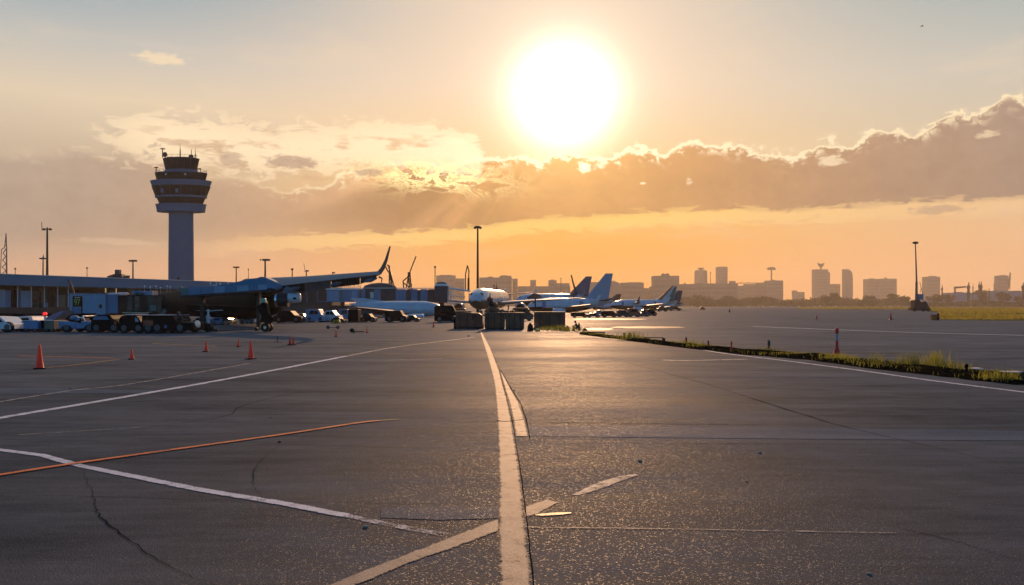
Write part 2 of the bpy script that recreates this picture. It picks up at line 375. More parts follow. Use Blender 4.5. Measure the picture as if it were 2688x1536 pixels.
# ---------------------------------------------------------------- ground
def ground_mat(name='asphalt', lift=0.0):
    m = bpy.data.materials.new(name); m.use_nodes = True; n = m.node_tree; X.nt = n
    b = n.nodes['Principled BSDF']
    t = n.nodes.new('ShaderNodeTexCoord'); v = X(t.outputs['Object'])
    sp = n.nodes.new('ShaderNodeSeparateXYZ'); n.links.new(v.s, sp.inputs[0]); gx, gyy = X(sp.outputs[0]), X(sp.outputs[1])
    agg = noise(v, 70.0, 4, 0.75)
    vo = n.nodes.new('ShaderNodeTexVoronoi'); n.links.new(v.s, vo.inputs['Vector']); vo.inputs['Scale'].default_value = 85.0
    vd = X(vo.outputs['Distance'])
    vc = n.nodes.new('ShaderNodeSeparateXYZ'); n.links.new(vo.outputs['Color'], vc.inputs[0]); rnd = X(vc.outputs[0])
    big = noise(vec(gx*0.035, gyy*0.16), 1.0, 6, 0.62)
    mid = noise(vec(gx*0.22, gyy*0.9, 4.0), 1.0, 5, 0.6)
    blot = noise(v, 1.6, 5, 0.65)
    far = sstep(gyy, 8.0, 60.0)
    bands = sstep(noise(vec(gx*0.004, gyy*0.30, 9.0), 1.0, 4, 0.7), 0.35, 0.65)
    strk = noise(vec(gx*0.9, gyy*5.5, 2.0), 1.0, 4, 0.65)
    val = 0.046 + lift + (big-0.5)*0.095 + (mid-0.5)*0.080 + (strk-0.5)*0.040 + (blot-0.5)*0.055 + (agg-0.5)*0.16 + far*0.012 + (bands-0.5)*0.012
    val = val + sstep(rnd, 0.86, 0.95)*sstep(-vd, -0.32, -0.05)*0.15
    val = X.m('MAXIMUM', val, 0.006)
    c = cscale((0.86, 1.09, 1.32), val)
    n.links.new(c.s, b.inputs['Base Color'])
    rough = 0.74 + (big-0.5)*0.55 + (mid-0.5)*0.40 + (strk-0.5)*0.35 + (agg-0.5)*0.3 - sstep(rnd, 0.86, 0.95)*0.25
    n.links.new(rough.s, b.inputs['Roughness'])
    b.inputs['Specular IOR Level'].default_value = 0.055
    h = agg*0.9 + vd*(-0.22) + noise(v, 14.0, 3, 0.6)*0.2
    bp = n.nodes.new('ShaderNodeBump'); n.links.new(h.s, bp.inputs['Height'])
    bp.inputs['Distance'].default_value = 0.007
    n.links.new((1.0-sstep(gyy, 6.0, 40.0)*0.75).s, bp.inputs['Strength'])
    n.links.new(bp.outputs[0], b.inputs['Normal'])
    b.inputs['Specular IOR Level'].default_value = 0.0
    df = n.nodes.new('ShaderNodeBsdfDiffuse'); n.links.new(c.s, df.inputs['Color']); n.links.new(bp.outputs[0], df.inputs['Normal']); df.inputs['Roughness'].default_value = 0.6
    gl = n.nodes.new('ShaderNodeBsdfGlossy'); gl.inputs['Color'].default_value = (1, 1, 1, 1); n.links.new((rough-0.08).s, gl.inputs['Roughness']); n.links.new(bp.outputs[0], gl.inputs['Normal'])
    mx = n.nodes.new('ShaderNodeMixShader'); lw = n.nodes.new('ShaderNodeLayerWeight'); lw.inputs[0].default_value = 0.5
    graze = X.m('POWER', X(lw.outputs['Facing']), 8.0)
    n.links.new(((0.038+graze*0.066)*(1.0+(mid-0.5)*1.3+(strk-0.5)*0.9)+sstep(rnd, 0.86, 0.95)*0.022).s, mx.inputs[0])
    n.links.new(df.outputs[0], mx.inputs[1]); n.links.new(gl.outputs[0], mx.inputs[2]); n.links.new(mx.outputs[0], n.nodes['Material Output'].inputs[0])
    return m
M_asph = ground_mat()
M_patch = ground_mat('patch_asphalt', 0.045)
M_tar  = mat('tar', (0.012,0.012,0.013), 0.95, var=0.2, scale=5, spec=0.0)
M_dirt = mat('soil', (0.010,0.009,0.006), 0.95, spec=0.0, var=0.4, scale=6, bump=1.0, bscale=12)
M_turf = mat('turf', (0.055,0.065,0.014), 0.95, spec=0.02, var=0.45, scale=0.4, bump=1.0, bscale=4, stretch=(0.15,1,1))
M_glare  = mat('glare_patch', (0.03,0.028,0.026), 0.62, var=0.2, scale=0.4, spec=0.12)
def paint(name, col, wear, rough=0.68):
    """paint worn through to the asphalt in patches"""
    m = bpy.data.materials.new(name); m.use_nodes = True; n = m.node_tree; X.nt = n
    b = n.nodes['Principled BSDF']; b.inputs['Specular IOR Level'].default_value = 0.12; t = n.nodes.new('ShaderNodeTexCoord'); v = X(t.outputs['Object'])
    a = noise(v, 5.0, 7, 0.7); g = noise(v, 55.0, 3, 0.7)
    at_ = n.nodes.new('ShaderNodeAttribute'); at_.attribute_name = 'edge'; ed_ = X(at_.outputs['Fac'])
    k = sstep(a*0.6+g*0.5-(1.0-ed_)*0.22, wear-0.09, wear+0.09)
    n.links.new(cscale(col, 0.62+a*0.7).s, b.inputs['Base Color'])
    tp = n.nodes.new('ShaderNodeBsdfTransparent'); mx = n.nodes.new('ShaderNodeMixShader'); n.links.new((k*0.95).s, mx.inputs[0])
    n.links.new(tp.outputs[0], mx.inputs[1]); n.links.new(b.outputs[0], mx.inputs[2]); n.links.new(mx.outputs[0], n.nodes['Material Output'].inputs[0])
    n.links.new((rough+(g-0.5)*0.3).s, b.inputs['Roughness'])
    bp = n.nodes.new('ShaderNodeBump'); n.links.new(g.s, bp.inputs['Height']); bp.inputs['Distance'].default_value = 0.004; bp.inputs['Strength'].default_value = 0.7
    n.links.new(bp.outputs[0], b.inputs['Normal'])
    return m
P_white = paint('white_line_paint', (0.60,0.63,0.70), 0.46)
P_white2= paint('worn_white_line_paint', (0.55,0.57,0.62), 0.55)
P_faint = paint('faded_line_paint', (0.34,0.33,0.32), 0.50)
P_buff  = paint('buff_line_paint', (0.34,0.27,0.21), 0.43)
P_orange= paint('orange_line_paint', (0.70,0.20,0.07), 0.43)
P_yellow= paint('yellow_line_paint', (0.45,0.28,0.06), 0.45)

def sheet(name, pts, z, m):
    b = MB(); b.add([(p.x, p.y, z) for p in pts], [tuple(range(len(pts)))])
    return tag(b.build(name, m), kind='structure')
def edge_strip(name, pairs, m, kind='structure'):
    """strip whose 'edge' attribute falls to 0 along its two borders, so paint wears ragged there"""
    vs = []; ed = []
    for A, B in pairs:
        for t in (0, .16, .84, 1): vs.append(A.lerp(B, t)); ed.append(0.0 if t in (0, 1) else 1.0)
    n = len(pairs)
    me = bpy.data.meshes.new(name); me.from_pydata([tuple(v) for v in vs], [], [(4*i+j, 4*i+j+1, 4*i+j+5, 4*i+j+4) for i in range(n-1) for j in range(3)])
    me.update(); a_ = me.attributes.new('edge', 'FLOAT', 'POINT'); a_.data.foreach_set('value', ed)
    bm = bmesh.new(); bm.from_mesh(me); bmesh.ops.recalc_face_normals(bm, faces=bm.faces)
    for f in bm.faces:
        if f.normal.z < 0: f.normal_flip()
    bm.to_mesh(me); bm.free(); me.materials.append(m)
    o = bpy.data.objects.new(name, me); COL.objects.link(o); return tag(o, kind=kind)
def quadstrip(name, L, R, z, m, kind='structure'):
    """sheet between two pixel polylines of equal length"""
    return edge_strip(name, [(gnd(*a, z), gnd(*b, z)) for a, b in zip(L, R)], m, kind)
def smooth_pts(P, n=8):
    """Catmull-Rom through ground points"""
    Q = [P[0]*2-P[1]]+P+[P[-1]*2-P[-2]]; out = []
    for i in range(1, len(Q)-2):
        for k in range(n):
            t = k/n; a, b, c, d = Q[i-1], Q[i], Q[i+1], Q[i+2]
            out.append(0.5*((2*b)+(c-a)*t+(2*a-5*b+4*c-d)*t*t+(3*b-a-3*c+d)*t**3))
    return out+[P[-1]]
def ribbon(name, pix, w, z, m, jit=0.0, smooth=True, taper=False):
    P = [gnd(*p) for p in pix]
    if smooth and len(P) > 2: P = smooth_pts(P, 10)
    elif jit: P = [P[0].lerp(P[-1], k/30) for k in range(31)]
    vs = []
    for i, p in enumerate(P):
        t = (P[min(i+1, len(P)-1)]-P[max(i-1, 0)]).normalized(); nrm = Vector((-t.y, t.x, 0))
        ww = w*(1+random.uniform(-.35, .35)*(1 if jit else 0))/2
        if taper: ww *= min(1, 0.15+1.7*min(i, len(P)-1-i)/len(P))
        j = nrm*random.uniform(-jit, jit)*max(1, p.y/12)
        vs.append((p+j+nrm*ww+Vector((0, 0, z)), p+j-nrm*ww+Vector((0, 0, z))))
    return edge_strip(name, vs, m)

b = MB(); b.add([(-9000,-600,0),(9000,-600,0),(9000,12000,0),(-9000,12000,0)], [(0,1,2,3)])
tag(b.build('ground', M_asph), kind='structure')
# resurfaced strips running across the apron
quadstrip('repaired_asphalt', [(1335,1118),(1500,1119),(2000,1122),(2720,1132)], [(1335,1144),(1500,1147),(2000,1152),(2720,1158)], 0.004, M_patch)
quadstrip('repaired_asphalt', [(-20,1020),(150,1020),(410,1026)], [(-20,1034),(150,1034),(410,1033)], 0.004, M_patch)
quadstrip('repaired_asphalt', [(1000,1336),(1150,1330),(1307,1332)], [(1000,1360),(1150,1366),(1307,1362)], 0.004, M_patch)
# taxi line with its patched second edge
quadstrip('taxiway_line', [(1259,869),(1264,885),(1272,912),(1282,944),(1290,975),(1297,1005),(1302,1055),(1305,1104),(1307,1151),(1308,1220),(1309,1298),(1308,1368),(1308,1450),(1309,1545)],
          [(1264,869),(1272,885),(1287,912),(1297,938),(1310,972),(1320,1012),(1334,1060),(1343,1104),(1351,1156),(1363,1220),(1372,1298),(1379,1368),(1388,1450),(1399,1545)], 0.008, P_buff)
quadstrip('taxiway_line', [(1314,976),(1326,1022),(1338,1062),(1347,1104),(1353,1146)], [(1318,982),(1341,1024),(1362,1060),(1378,1104),(1387,1147)], 0.0085, P_buff)
quadstrip('line_edge', [(1314,972),(1342,1022),(1366,1060),(1381,1104),(1390,1152)], [(1315,972),(1343.5,1022),(1367.5,1060),(1383,1104),(1392,1152)], 0.009, M_tar)
ribbon('line_edge', [(1306,869),(1301,944)][::-1] and [(1265,872),(1298,938),(1321,1012),(1344,1104),(1353,1156),(1375,1298),(1402,1545)], 0.006, 0.010, M_tar, jit=0.003)
ribbon('taxiway_line_joint', [(1305,1104),(1325,1108),(1381,1102)], 0.03, 0.0102, M_tar, jit=0.003)
# thick buff line crossing at the bottom
quadstrip('painted_line', [(840,1545),(1000,1482),(1150,1424),(1307,1362)], [(925,1545),(1080,1478),(1200,1437),(1307,1397)], 0.006, P_buff)
quadstrip('painted_line', [(1379,1331),(1405,1322),(1430,1313)], [(1380,1360),(1412,1352),(1468,1321)], 0.006, P_buff)
quadstrip('painted_line', [(1500,1300),(1560,1270),(1620,1251),(1668,1245)], [(1520,1302),(1575,1288),(1625,1268),(1672,1250)], 0.006, P_faint)
quadstrip('glint_patch', [(1404,1353),(1420,1350),(1445,1348),(1470,1346.5),(1500,1347)], [(1405,1354),(1424,1357),(1448,1355),(1472,1353.5),(1499,1350)], 0.0075, paint('glint_film', (0.03,0.024,0.018), 0.44, 0.50))  # glossy patch added to make the sun glint here
# white lines
ribbon('white_line', [D(-20,1118),D(100,1133),D(160,1149),D(205,1161),D(500,1220),D(700,1253),D(860,1284)], 0.125, 0.006, P_white, smooth=False)
ribbon('white_line', [D(860,1284),D(960,1305),D(1040,1320),D(1104,1331)], 0.11, 0.006, P_white2)
ribbon('orange_line', [D(-15,1186),D(200,1153),D(500,1111),D(700,1083),D(890,1054),D(945,1048)], 0.10, 0.012, P_orange)
ribbon('orange_line', [D(945,1048),D(992,1045)], 0.05, 0.012, P_yellow, smooth=False)
ribbon('white_line', [D(-15,1043),D(300,990),D(600,937),D(860,887)], 0.22, 0.006, P_white)
ribbon('white_line', [D(860,887),D(1000,862),D(1180,840)], 0.22, 0.006, P_faint)
ribbon('faint_line', [D(45,1083),D(370,1063)], 0.04, 0.006, P_faint, smooth=False)
ribbon('faint_line', [D(-10,1002),D(180,972),D(330,955),D(620,905)], 0.12, 0.0062, P_faint)
ribbon('faint_line', [D(380,855),D(540,862)], 0.15, 0.006, P_yellow, smooth=False)
ribbon('faint_line', [D(45,886),D(180,889),D(285,892)], 0.14, 0.006, P_orange)
ribbon('yellow_line', [D(118,915),D(200,907),D(300,894)], 0.13, 0.0065, P_yellow)
ribbon('faint_line', [D(960,897),D(1100,893)], 0.14, 0.006, P_faint, smooth=False)
ribbon('white_line', [(1540,884),(1640,893),(1790,910),(1900,928),(2050,946),(2250,972),(2450,1000),(2720,1034)], 0.17, 0.006, P_white)
ribbon('faint_line', [(1740,946),(1800,947),(1960,944)], 0.35, 0.0065, P_faint)
ribbon('white_line', [(1975,857),(2200,866),(2430,874),(2740,882)], 0.55, 0.006, P_white)
ribbon('faint_line', [D(1310,1313),D(1700,1318),D(2230,1328)], 0.022, 0.006, P_faint, jit=0.006)
# cracks and seams
for i, (pts, w) in enumerate([
    ([D(205,1168),D(232,1235),D(245,1280),D(330,1350),D(440,1420),D(580,1470)], 0.026),
    ([D(-10,1234),D(250,1237),D(700,1250),D(1238,1256)], 0.022),
    ([D(1300,872),D(1430,871),D(1700,940),D(1960,1020),D(2100,1062),D(2300,1108),D(2560,1170)], 0.05),
    ([D(1500,1054),D(1700,1056),D(1980,1058)], 0.06),
    ([D(1340,1053),D(1420,1053),D(1620,1055)], 0.07),
    ([D(1540,1103),D(1800,1105),D(2100,1104)], 0.035),
    ([D(1520,1001),D(1900,1003),D(2548,1007)], 0.04),
    ([D(2200,1305),D(2280,1325),D(2400,1355),D(2560,1405)], 0.025),
    ([D(700,1100),D(640,1160),D(630,1200),D(650,1240)], 0.018),
    ([D(20,1145),D(300,1075),D(560,1036),D(640,1000),D(960,925),D(1180,868)], 0.03),
    ([D(120,1030),D(500,1034),D(950,1050)], 0.02),
    ([D(360,1031),D(700,1032),D(1235,1043)], 0.03),
    ([D(180,880+60),D(500,920),D(900,850)], 0.05),
    ([D(640,1004),D(900,1006),D(1226,1008)], 0.03),
    ([D(2100,1330),D(2548,1330)], 0.016),
    ([D(500,1100),D(900,1112),D(1239,1118)], 0.02),
]):
    ribbon('pavement_crack', pts, w*.38, 0.005+0.00015*i, M_tar, jit=0.012, taper=True)
# smoother patches added for the sun glare far out on the asphalt
for (x0, x1, y0, y1) in ((1528,1612,861,867),(1600,1800,857,862),(1500,1700,836,840)):
    L = []; R = []
    for k in range(13):
        t = k/12; e = math.sin(math.pi*min(1, max(0, t)))**0.5
        c = (y0+y1)/2+random.uniform(-.3, .3); L.append((x0+(x1-x0)*t, c-(y1-y0)/2*e-0.02)); R.append((x0+(x1-x0)*t, c+(y1-y0)/2*e+0.02))
    quadstrip('glare_patch', L, R, 0.0035, M_glare)

# ---------------------------------------------------------------- grass strip and fields
g_bot = [D(*p) for p in ((1440,832),(1560,848),(1700,866),(1850,883),(2000,895),(2080,906),(2200,922),(2340,937),(2450,951),(2600,964))]
g_top = [D(*p) for p in ((1452,828),(1572,842),(1720,858),(1875,873),(2030,884),(2115,892),(2240,905),(2390,919),(2505,930),(2660,940))]
def densify(P, k=6):
    out = []
    for a, b in zip(P, P[1:]): out += [(a[0]+(b[0]-a[0])*i/k, a[1]+(b[1]-a[1])*i/k) for i in range(k)]
    return out+[P[-1]]
gb, gt = densify(g_bot), densify(g_top)
b = MB(); vs = []; nc = 7; rr = random.Random(5)
for i, (p, q) in enumerate(zip(gb, gt)):
    A, B = gnd(*p), gnd(*q)
    for k in range(nc):
        t = k/(nc-1); P = A.lerp(B, t+(rr.uniform(-.05, .05)))
        h = 0.0 if k in (0, nc-1) else 0.03+0.10*math.sin(math.pi*t)*(0.6+0.8*mnoise.noise(P*0.9)+0.4*rr.random())
        vs.append((P.x, P.y, -0.01 if k in (0, nc-1) else max(0.02, h)))
b.add(vs, [(i*nc+k, i*nc+k+1, (i+1)*nc+k+1, (i+1)*nc+k) for i in range(len(gb)-1) for k in range(nc-1)])
tag(b.build('soil_strip', M_dirt), kind='structure')
def grass_mat(name, a, c):
    m = bpy.data.materials.new(name); m.use_nodes = True; n = m.node_tree; X.nt = n
    bs = n.nodes['Principled BSDF']; bs.inputs['Roughness'].default_value = 0.7; bs.inputs['Specular IOR Level'].default_value = 0.15
    t = n.nodes.new('ShaderNodeTexCoord'); k = noise(X(t.outputs['Object']), 1.4, 4, 0.6)
    col = cmix(sstep(k, 0.35, 0.65), a+(1,), c+(1,)); n.links.new(col.s, bs.inputs['Base Color'])
    tr = n.nodes.new('ShaderNodeBsdfTranslucent'); n.links.new(cscale(col, 1.6).s, tr.inputs[0])
    mx = n.nodes.new('ShaderNodeMixShader'); mx.inputs[0].default_value = 0.5
    n.links.new(bs.outputs[0], mx.inputs[1]); n.links.new(tr.outputs[0], mx.inputs[2])
    n.links.new(mx.outputs[0], n.nodes['Material Output'].inputs[0])
    return m
M_grass = grass_mat('grass_blade', (0.075,0.085,0.018), (0.20,0.20,0.035))
M_grass2= grass_mat('dry_grass', (0.10,0.095,0.022), (0.26,0.22,0.05))
def blades(name, spots, m, kind='stuff'):
    """spots: (x, y, z, height, width)"""
    vs = []; fs = []
    for (x, y, z, h, w) in spots:
        a = random.uniform(-0.9, 0.9); lx, ly = random.uniform(-.5, .5)*h, random.uniform(-.4, .4)*h
        ux, uy = math.cos(a)*w/2, math.sin(a)*w/2; k = len(vs)
        vs += [(x-ux, y-uy, z), (x+ux, y+uy, z), (x+ux*.7+lx*.35, y+uy*.7+ly*.35, z+h*.6), (x-ux*.7+lx*.35, y-uy*.7+ly*.35, z+h*.6), (x+lx, y+ly, z+h)]
        fs += [(k, k+1, k+2, k+3), (k+3, k+2, k+4)]
    me = bpy.data.meshes.new(name); me.from_pydata(vs, [], fs); me.materials.append(m)
    o = bpy.data.objects.new(name, me); COL.objects.link(o); return tag(o, kind=kind)
sp_ = []
for i in range(len(gb)-1):
    A, B = gnd(*gb[i]), gnd(*gt[i]); C, E = gnd(*gb[i+1]), gnd(*gt[i+1])
    ln = (C-A).length; nn = int(ln*230) if A.y < 30 else int(ln*110)
    for _ in range(nn):
        s_, t_ = random.random(), random.betavariate(2.0, 1.6)
        P = A.lerp(C, s_).lerp(B.lerp(E, s_), t_)
        cl = mnoise.noise(Vector((P.x*1.1, P.y*0.9, 3.3))); cl2 = mnoise.noise(Vector((P.x*3.1, P.y*2.7, 7.3)))
        if cl+cl2*0.6 < (-0.10 if P.y < 28 else 0.08): continue
        h = 0.035+0.09*max(0, cl+0.35)+0.06*max(0, cl2)+random.uniform(0, .04)
        sp_.append((P.x, P.y, 0.02, h, 0.012 if P.y < 30 else 0.025))
for (px, py, hh, n_) in ((2190,948,.30,120),(2310,966,.22,60),(2305,958,.4,60),(2340,958,.22,50),(2390,966,.48,140),(2455,966,.55,170),(2475,972,.35,90),(2520,978,.34,80),(2610,1000,.30,110),(2640,1002,.34,110),(2222,952,.3,90),(2250,955,.26,90),(2150,942,.2,40),(2015,925,.25,60),(1660,893,.5,120),(1810,907,.3,60),(1430,866,.3,50),(1450,868,.45,70),(1475,869,.5,60),(1500,870,.4,50)):
    c = gnd(px, py)
    for _ in range(n_):
        sp_.append((c.x+random.gauss(0, .16*c.y/20), c.y+random.gauss(0, .2*c.y/20), 0.02, hh*random.uniform(.35, 1), 0.012*c.y/18))
tag(blades('grass', sp_, M_grass), 'narrow strip of rough grass along the edge of the apron', 'grass')
# right hand field
field = [(2441,800),(2447,817),(2463,829),(2440,836),(2470,841),(2760,845)]
F1 = [gnd(*p) for p in ((2160,812.2),(2440,812.0),(2462,821),(2452,833),(2475,840),(2560,841.5),(2800,843))]+[Vector((1500,1250,0)),Vector((540,1250,0))]
sheet('grass_field', F1, 0.012, M_turf)
sp_ = []
def in_field(px, py):
    if px < 2095: return False
    lo = 811.5 if px < 2440 else (839 if px > 2462 else 818)
    return py < lo+1.5*mnoise.noise(Vector((px*.05, 1, 1)))
while len(sp_) < 26000:
    px = random.uniform(2095, 2760); py = 806+random.random()**0.8*36
    if not in_field(px, py): continue
    p = gnd(px, py); cl = mnoise.noise(Vector((p.x*.10, p.y*.045, 1.3)))
    if cl < -0.25 and random.random() < 0.8: continue
    if 822 < py < 827 and random.random() < 0.85: continue
    sp_.append((p.x, p.y, 0.0, (0.20+0.5*max(0, cl+.2))*random.uniform(.5, 1.1), 0.05*p.y/60))
tag(blades('grass', sp_, M_grass2), 'wide green and yellow grass field beyond the far taxiway', 'grass')

# ---------------------------------------------------------------- control tower
TY = 260.0
def control_tower():
    cx = (475.5-1344)/F*TY; k = TY/F
    Z = lambda py: EYE+(HZ-py)*k
    t = thing('control_tower', 'tall concrete control tower with stacked flared decks behind the terminal roof', 'control tower', (cx, TY, 0)); t.scale = (1, .5, 1)
    n = 32
    MB().lathe([(4.35, 0), (4.3, Z(700)), (4.15, Z(557))], n=n).build('shaft', M_conc, t, smooth=True)
    MB().box(-0.5, 0.4, -4.6, -4.1, Z(734), Z(729)).build('hatch', M_black, t)
    MB().lathe([(8.1, Z(557)), (8.45, Z(539.5)), (8.6, Z(538.5)), (8.6, Z(537)), (7.0, Z(537))], n=n).build('lower_deck', M_conc, t, smooth=True)
    MB().lathe([(7.25, Z(537)), (8.1, Z(521))], n=n).build('lower_window_band', M_glassd, t, smooth=True)
    MB().lathe([(8.0, Z(521)), (8.7, Z(520)), (8.75, Z(515.5)), (8.2, Z(515))], n=n).build('ledge', M_conc, t, smooth=True)
    w = MB().lathe([(8.5, Z(515)), (9.75, Z(490))], n=n).build('main_window_band', M_glassd, t, smooth=True)
    m = MB()
    for i in range(n//2):
        a = 2*math.pi*(i+.5)/(n//2); c, s_ = math.cos(a), math.sin(a)
        m.tube((8.55*c, 8.55*s_, Z(515)), (9.8*c, 9.8*s_, Z(490)), 0.13, n=5)
    m.build('mullions', M_concd, w)
    for px in (442, 480): MB().box((px-475.5)*k-0.5, (px-475.5)*k+0.5, -9.3, -9.05, Z(511), Z(500)).build('blind', M_conc, w)
    MB().lathe([(9.7, Z(490)), (10.25, Z(480)), (10.35, Z(476)), (8.4, Z(475))], n=n).build('parapet', M_conc, t, smooth=True)
    u = MB().lathe([(8.15, Z(475)), (8.75, Z(457.5)), (8.8, Z(456.5))], n=n).build('upper_window_band', M_glassd, t, smooth=True)
    for px in (450, 500): MB().ell(((px-475.5)*k, -8.45, Z(463)), (0.32, 0.15, 0.32), 8, 6).build('round_lamp', M_bulb, u)
    MB().lathe([(8.8, Z(456.5)), (8.85, Z(455)), (5.9, Z(453)), (5.5, Z(447))], n=n).build('upper_deck', M_conc, t, smooth=True)
    r = MB()
    for i in range(24):
        a = 2*math.pi*i/24; c, s_ = math.cos(a), math.sin(a); a2 = 2*math.pi*(i+1)/24
        r.tube((8.6*c, 8.6*s_, Z(455)), (8.6*c, 8.6*s_, Z(447.5)), 0.05, n=4)
        for zz in (447.5, 451): r.tube((8.6*c, 8.6*s_, Z(zz)), (8.6*math.cos(a2), 8.6*math.sin(a2), Z(zz)), 0.04, n=4)
    r.build('railing', M_steel, t)
    g = MB().lathe([(5.2, Z(449)), (6.05, Z(419))], n=16).build('cab_glazing', M_glassd, t, smooth=25)
    m = MB()
    for i in range(16):
        a = 2*math.pi*i/16; c, s_ = math.cos(a), math.sin(a)
        m.tube((5.22*c, 5.22*s_, Z(449)), (6.08*c, 6.08*s_, Z(419)), 0.11, n=5)
    m.build('cab_mullions', M_dsteel, g)
    MB().box(-2.6, -1.2, -1, 1, Z(449), Z(437)).build('console', M_steel, t); MB().box(2.3, 3.2, -1, .5, Z(449), Z(434)).build('console', M_steel, t)
    ro = MB().lathe([(6.2, Z(419)), (6.3, Z(417.5)), (5.6, Z(415.5)), (0.4, Z(414))], n=16).build('cab_roof', M_concd, t, smooth=25)
    r = MB()
    for i in range(16):
        a = 2*math.pi*i/16; a2 = 2*math.pi*(i+1)/16
        r.tube((5.4*math.cos(a), 5.4*math.sin(a), Z(416)), (5.4*math.cos(a), 5.4*math.sin(a), Z(409)), 0.05, n=4)
        r.tube((5.4*math.cos(a), 5.4*math.sin(a), Z(409)), (5.4*math.cos(a2), 5.4*math.sin(a2), Z(409)), 0.05, n=4)
    r.build('roof_railing', M_steel, ro)
    def P(px): return (px-475.5)*k
    MB().tube((P(473), 0, Z(415)), (P(473), 0, Z(395)), .26, .2).tube((P(473), 0, Z(395)), (P(472.6), 0, Z(377)), .13, .05).build('mast', M_yel, ro)
    MB().tube((P(432), -3, Z(416)), (P(432), -3, Z(394)), .2, .16).box(P(427), P(438), -3.4, -2.6, Z(394.5), Z(392)).build('antenna', M_dsteel, ro)
    MB().tube((P(505.5), -2, Z(416)), (P(505.5), -2, Z(394)), .15, .1).ell((P(504.5), -2, Z(412)), (.9, .4, .6)).build('antenna', M_dsteel, ro)
    MB().tube((P(514.5), -1, Z(420)), (P(514.5), -1, Z(391)), .15, .06).tube((P(513), -1, Z(408)), (P(516.5), -1, Z(408)), .25).build('antenna', M_dsteel, ro)
    MB().ell((P(440), -4, Z(409)), (.8, .5, .9)).tube((P(440), -4, Z(416)), (P(436), -4, Z(404)), .15).build('radar_dish', M_dred, ro)
    MB().tube((P(421), -6, Z(455)), (P(421), -6, Z(444)), .14).ell((P(421), -6, Z(444)), (.8, .4, .25)).build('antenna', M_red, t)
    MB().tube((P(525.5), -5, Z(455)), (P(525.5), -5, Z(446)), .08).tube((P(535), -5, Z(455)), (P(535), -5, Z(446)), .08).box(P(525), P(536), -5.3, -4.7, Z(448.5), Z(445.5)).build('antenna', M_steel, t)
control_tower()

# ---------------------------------------------------------------- terminal and pier
def terminal():
    Y0, Y1 = 150.0, 205.0
    def Yat(px): return Y0*520*1.0/(520-px*(1-Y0/Y1)) if px > 0 else Y0
    t = thing('terminal_building', 'long low terminal with flat blue grey roof fascia at the left edge', 'building', (0, 0, 0))
    # wall line from (px -160) to (px 800)
    A = at(-160, 803, 140); Bp = at(830, 803, 232)
    d = (Bp-A); d.z = 0; L = d.length; ang = math.atan2(d.y, d.x)
    t.location = (A.x, A.y, 0); t.rotation_euler = (0, 0, ang)
    H = 7.85; FH = 2.1
    inv = Matrix.Rotation(-ang, 3, 'Z')
    def u(px):
        """position along the wall line for a pixel column"""
        r = Vector(((px-1344)/F, 1, 0)); a2 = Vector((A.x, A.y, 0)); dd = d.normalized()
        den = r.x*dd.y-r.y*dd.x
        s_ = (a2.y*r.x-a2.x*r.y)/(-den)
        return s_
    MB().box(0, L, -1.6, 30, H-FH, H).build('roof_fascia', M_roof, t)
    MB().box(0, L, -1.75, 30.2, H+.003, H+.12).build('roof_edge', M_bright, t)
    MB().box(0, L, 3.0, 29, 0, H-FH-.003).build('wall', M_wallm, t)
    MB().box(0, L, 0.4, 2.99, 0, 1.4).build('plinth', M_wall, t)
    for px in (47, 83, 117, 152, 180): MB().tube((u(px), 0.1, 1.402), (u(px), 0.1, H-FH-.01), 0.10).build('column', M_white, t)
    for px0, px1, z0, z1, m in ((-30,1,.6,4.9,M_bblue),(1,19,.4,4.9,M_bblue),(19,34,.4,4.8,M_bpan),(60,79,.6,4.8,M_bblue),(79.3,85,.6,4.8,M_bblue),(120,131,.3,2.3,M_bpan),(155,177,1.2,4.0,M_tan)):
        MB().box(u(px0), u(px1), 0.6+.02*(px0 % 7), 2.9, z0, z1).build('panel', m, t)
    for px0, px1, m in ((85,112,M_glassg),(36,46,M_black),(48,59,M_black),(118,134,M_glassg),(134,151,M_glassd)):
        MB().box(u(px0), u(px1), 1.2+.01*(px0 % 5), 2.8, .5, 4.9).build('window', m, t)
    for px0, px1, m in ((16,30,M_blind),(60,77,M_dred),(91,104,M_blind),(126,140,M_blind),(170,178,M_blind),(219,256,M_glassd),(259,271,M_blind),(275,297,M_blind),(300,317,M_wall),(320,344,M_blind),(348,370,M_glassg),(378,402,M_glassd),(410,436,M_glassg)):
        MB().box(u(px0), u(px1), 1.9+.01*(px0 % 9), 2.9, 4.6, H-FH-.02).build('window', m, t)
    for px0, px1 in ((290,292),(318,319.3)): MB().box(u(px0), u(px1), 1.7, 1.85, 4.7, H-FH-.05).build('lit_window', M_lit, t)
    # roof plant
    rp = thing('roof_plant', 'dark plant room with small square cupola on the flat terminal roof', 'roof plant', at(306, 733, 175)+Vector((0, 0, 0)))
    rp.location.z = H+.13
    MB().prism([(-2.0,0),(-1.6,.55),(-.2,1.0),(1.55,1.0),(1.7,0)], -.8, .8).build('shed', M_dsteel, rp)
    MB().box(-.15, .85, -.5, .5, 1.003, 2.0).build('cupola', M_concd, rp)
    MB().prism([(1.72,0),(1.72,.6),(2.9,.7),(2.7,0)], -.5, .5).build('duct', M_wall, rp)
terminal()

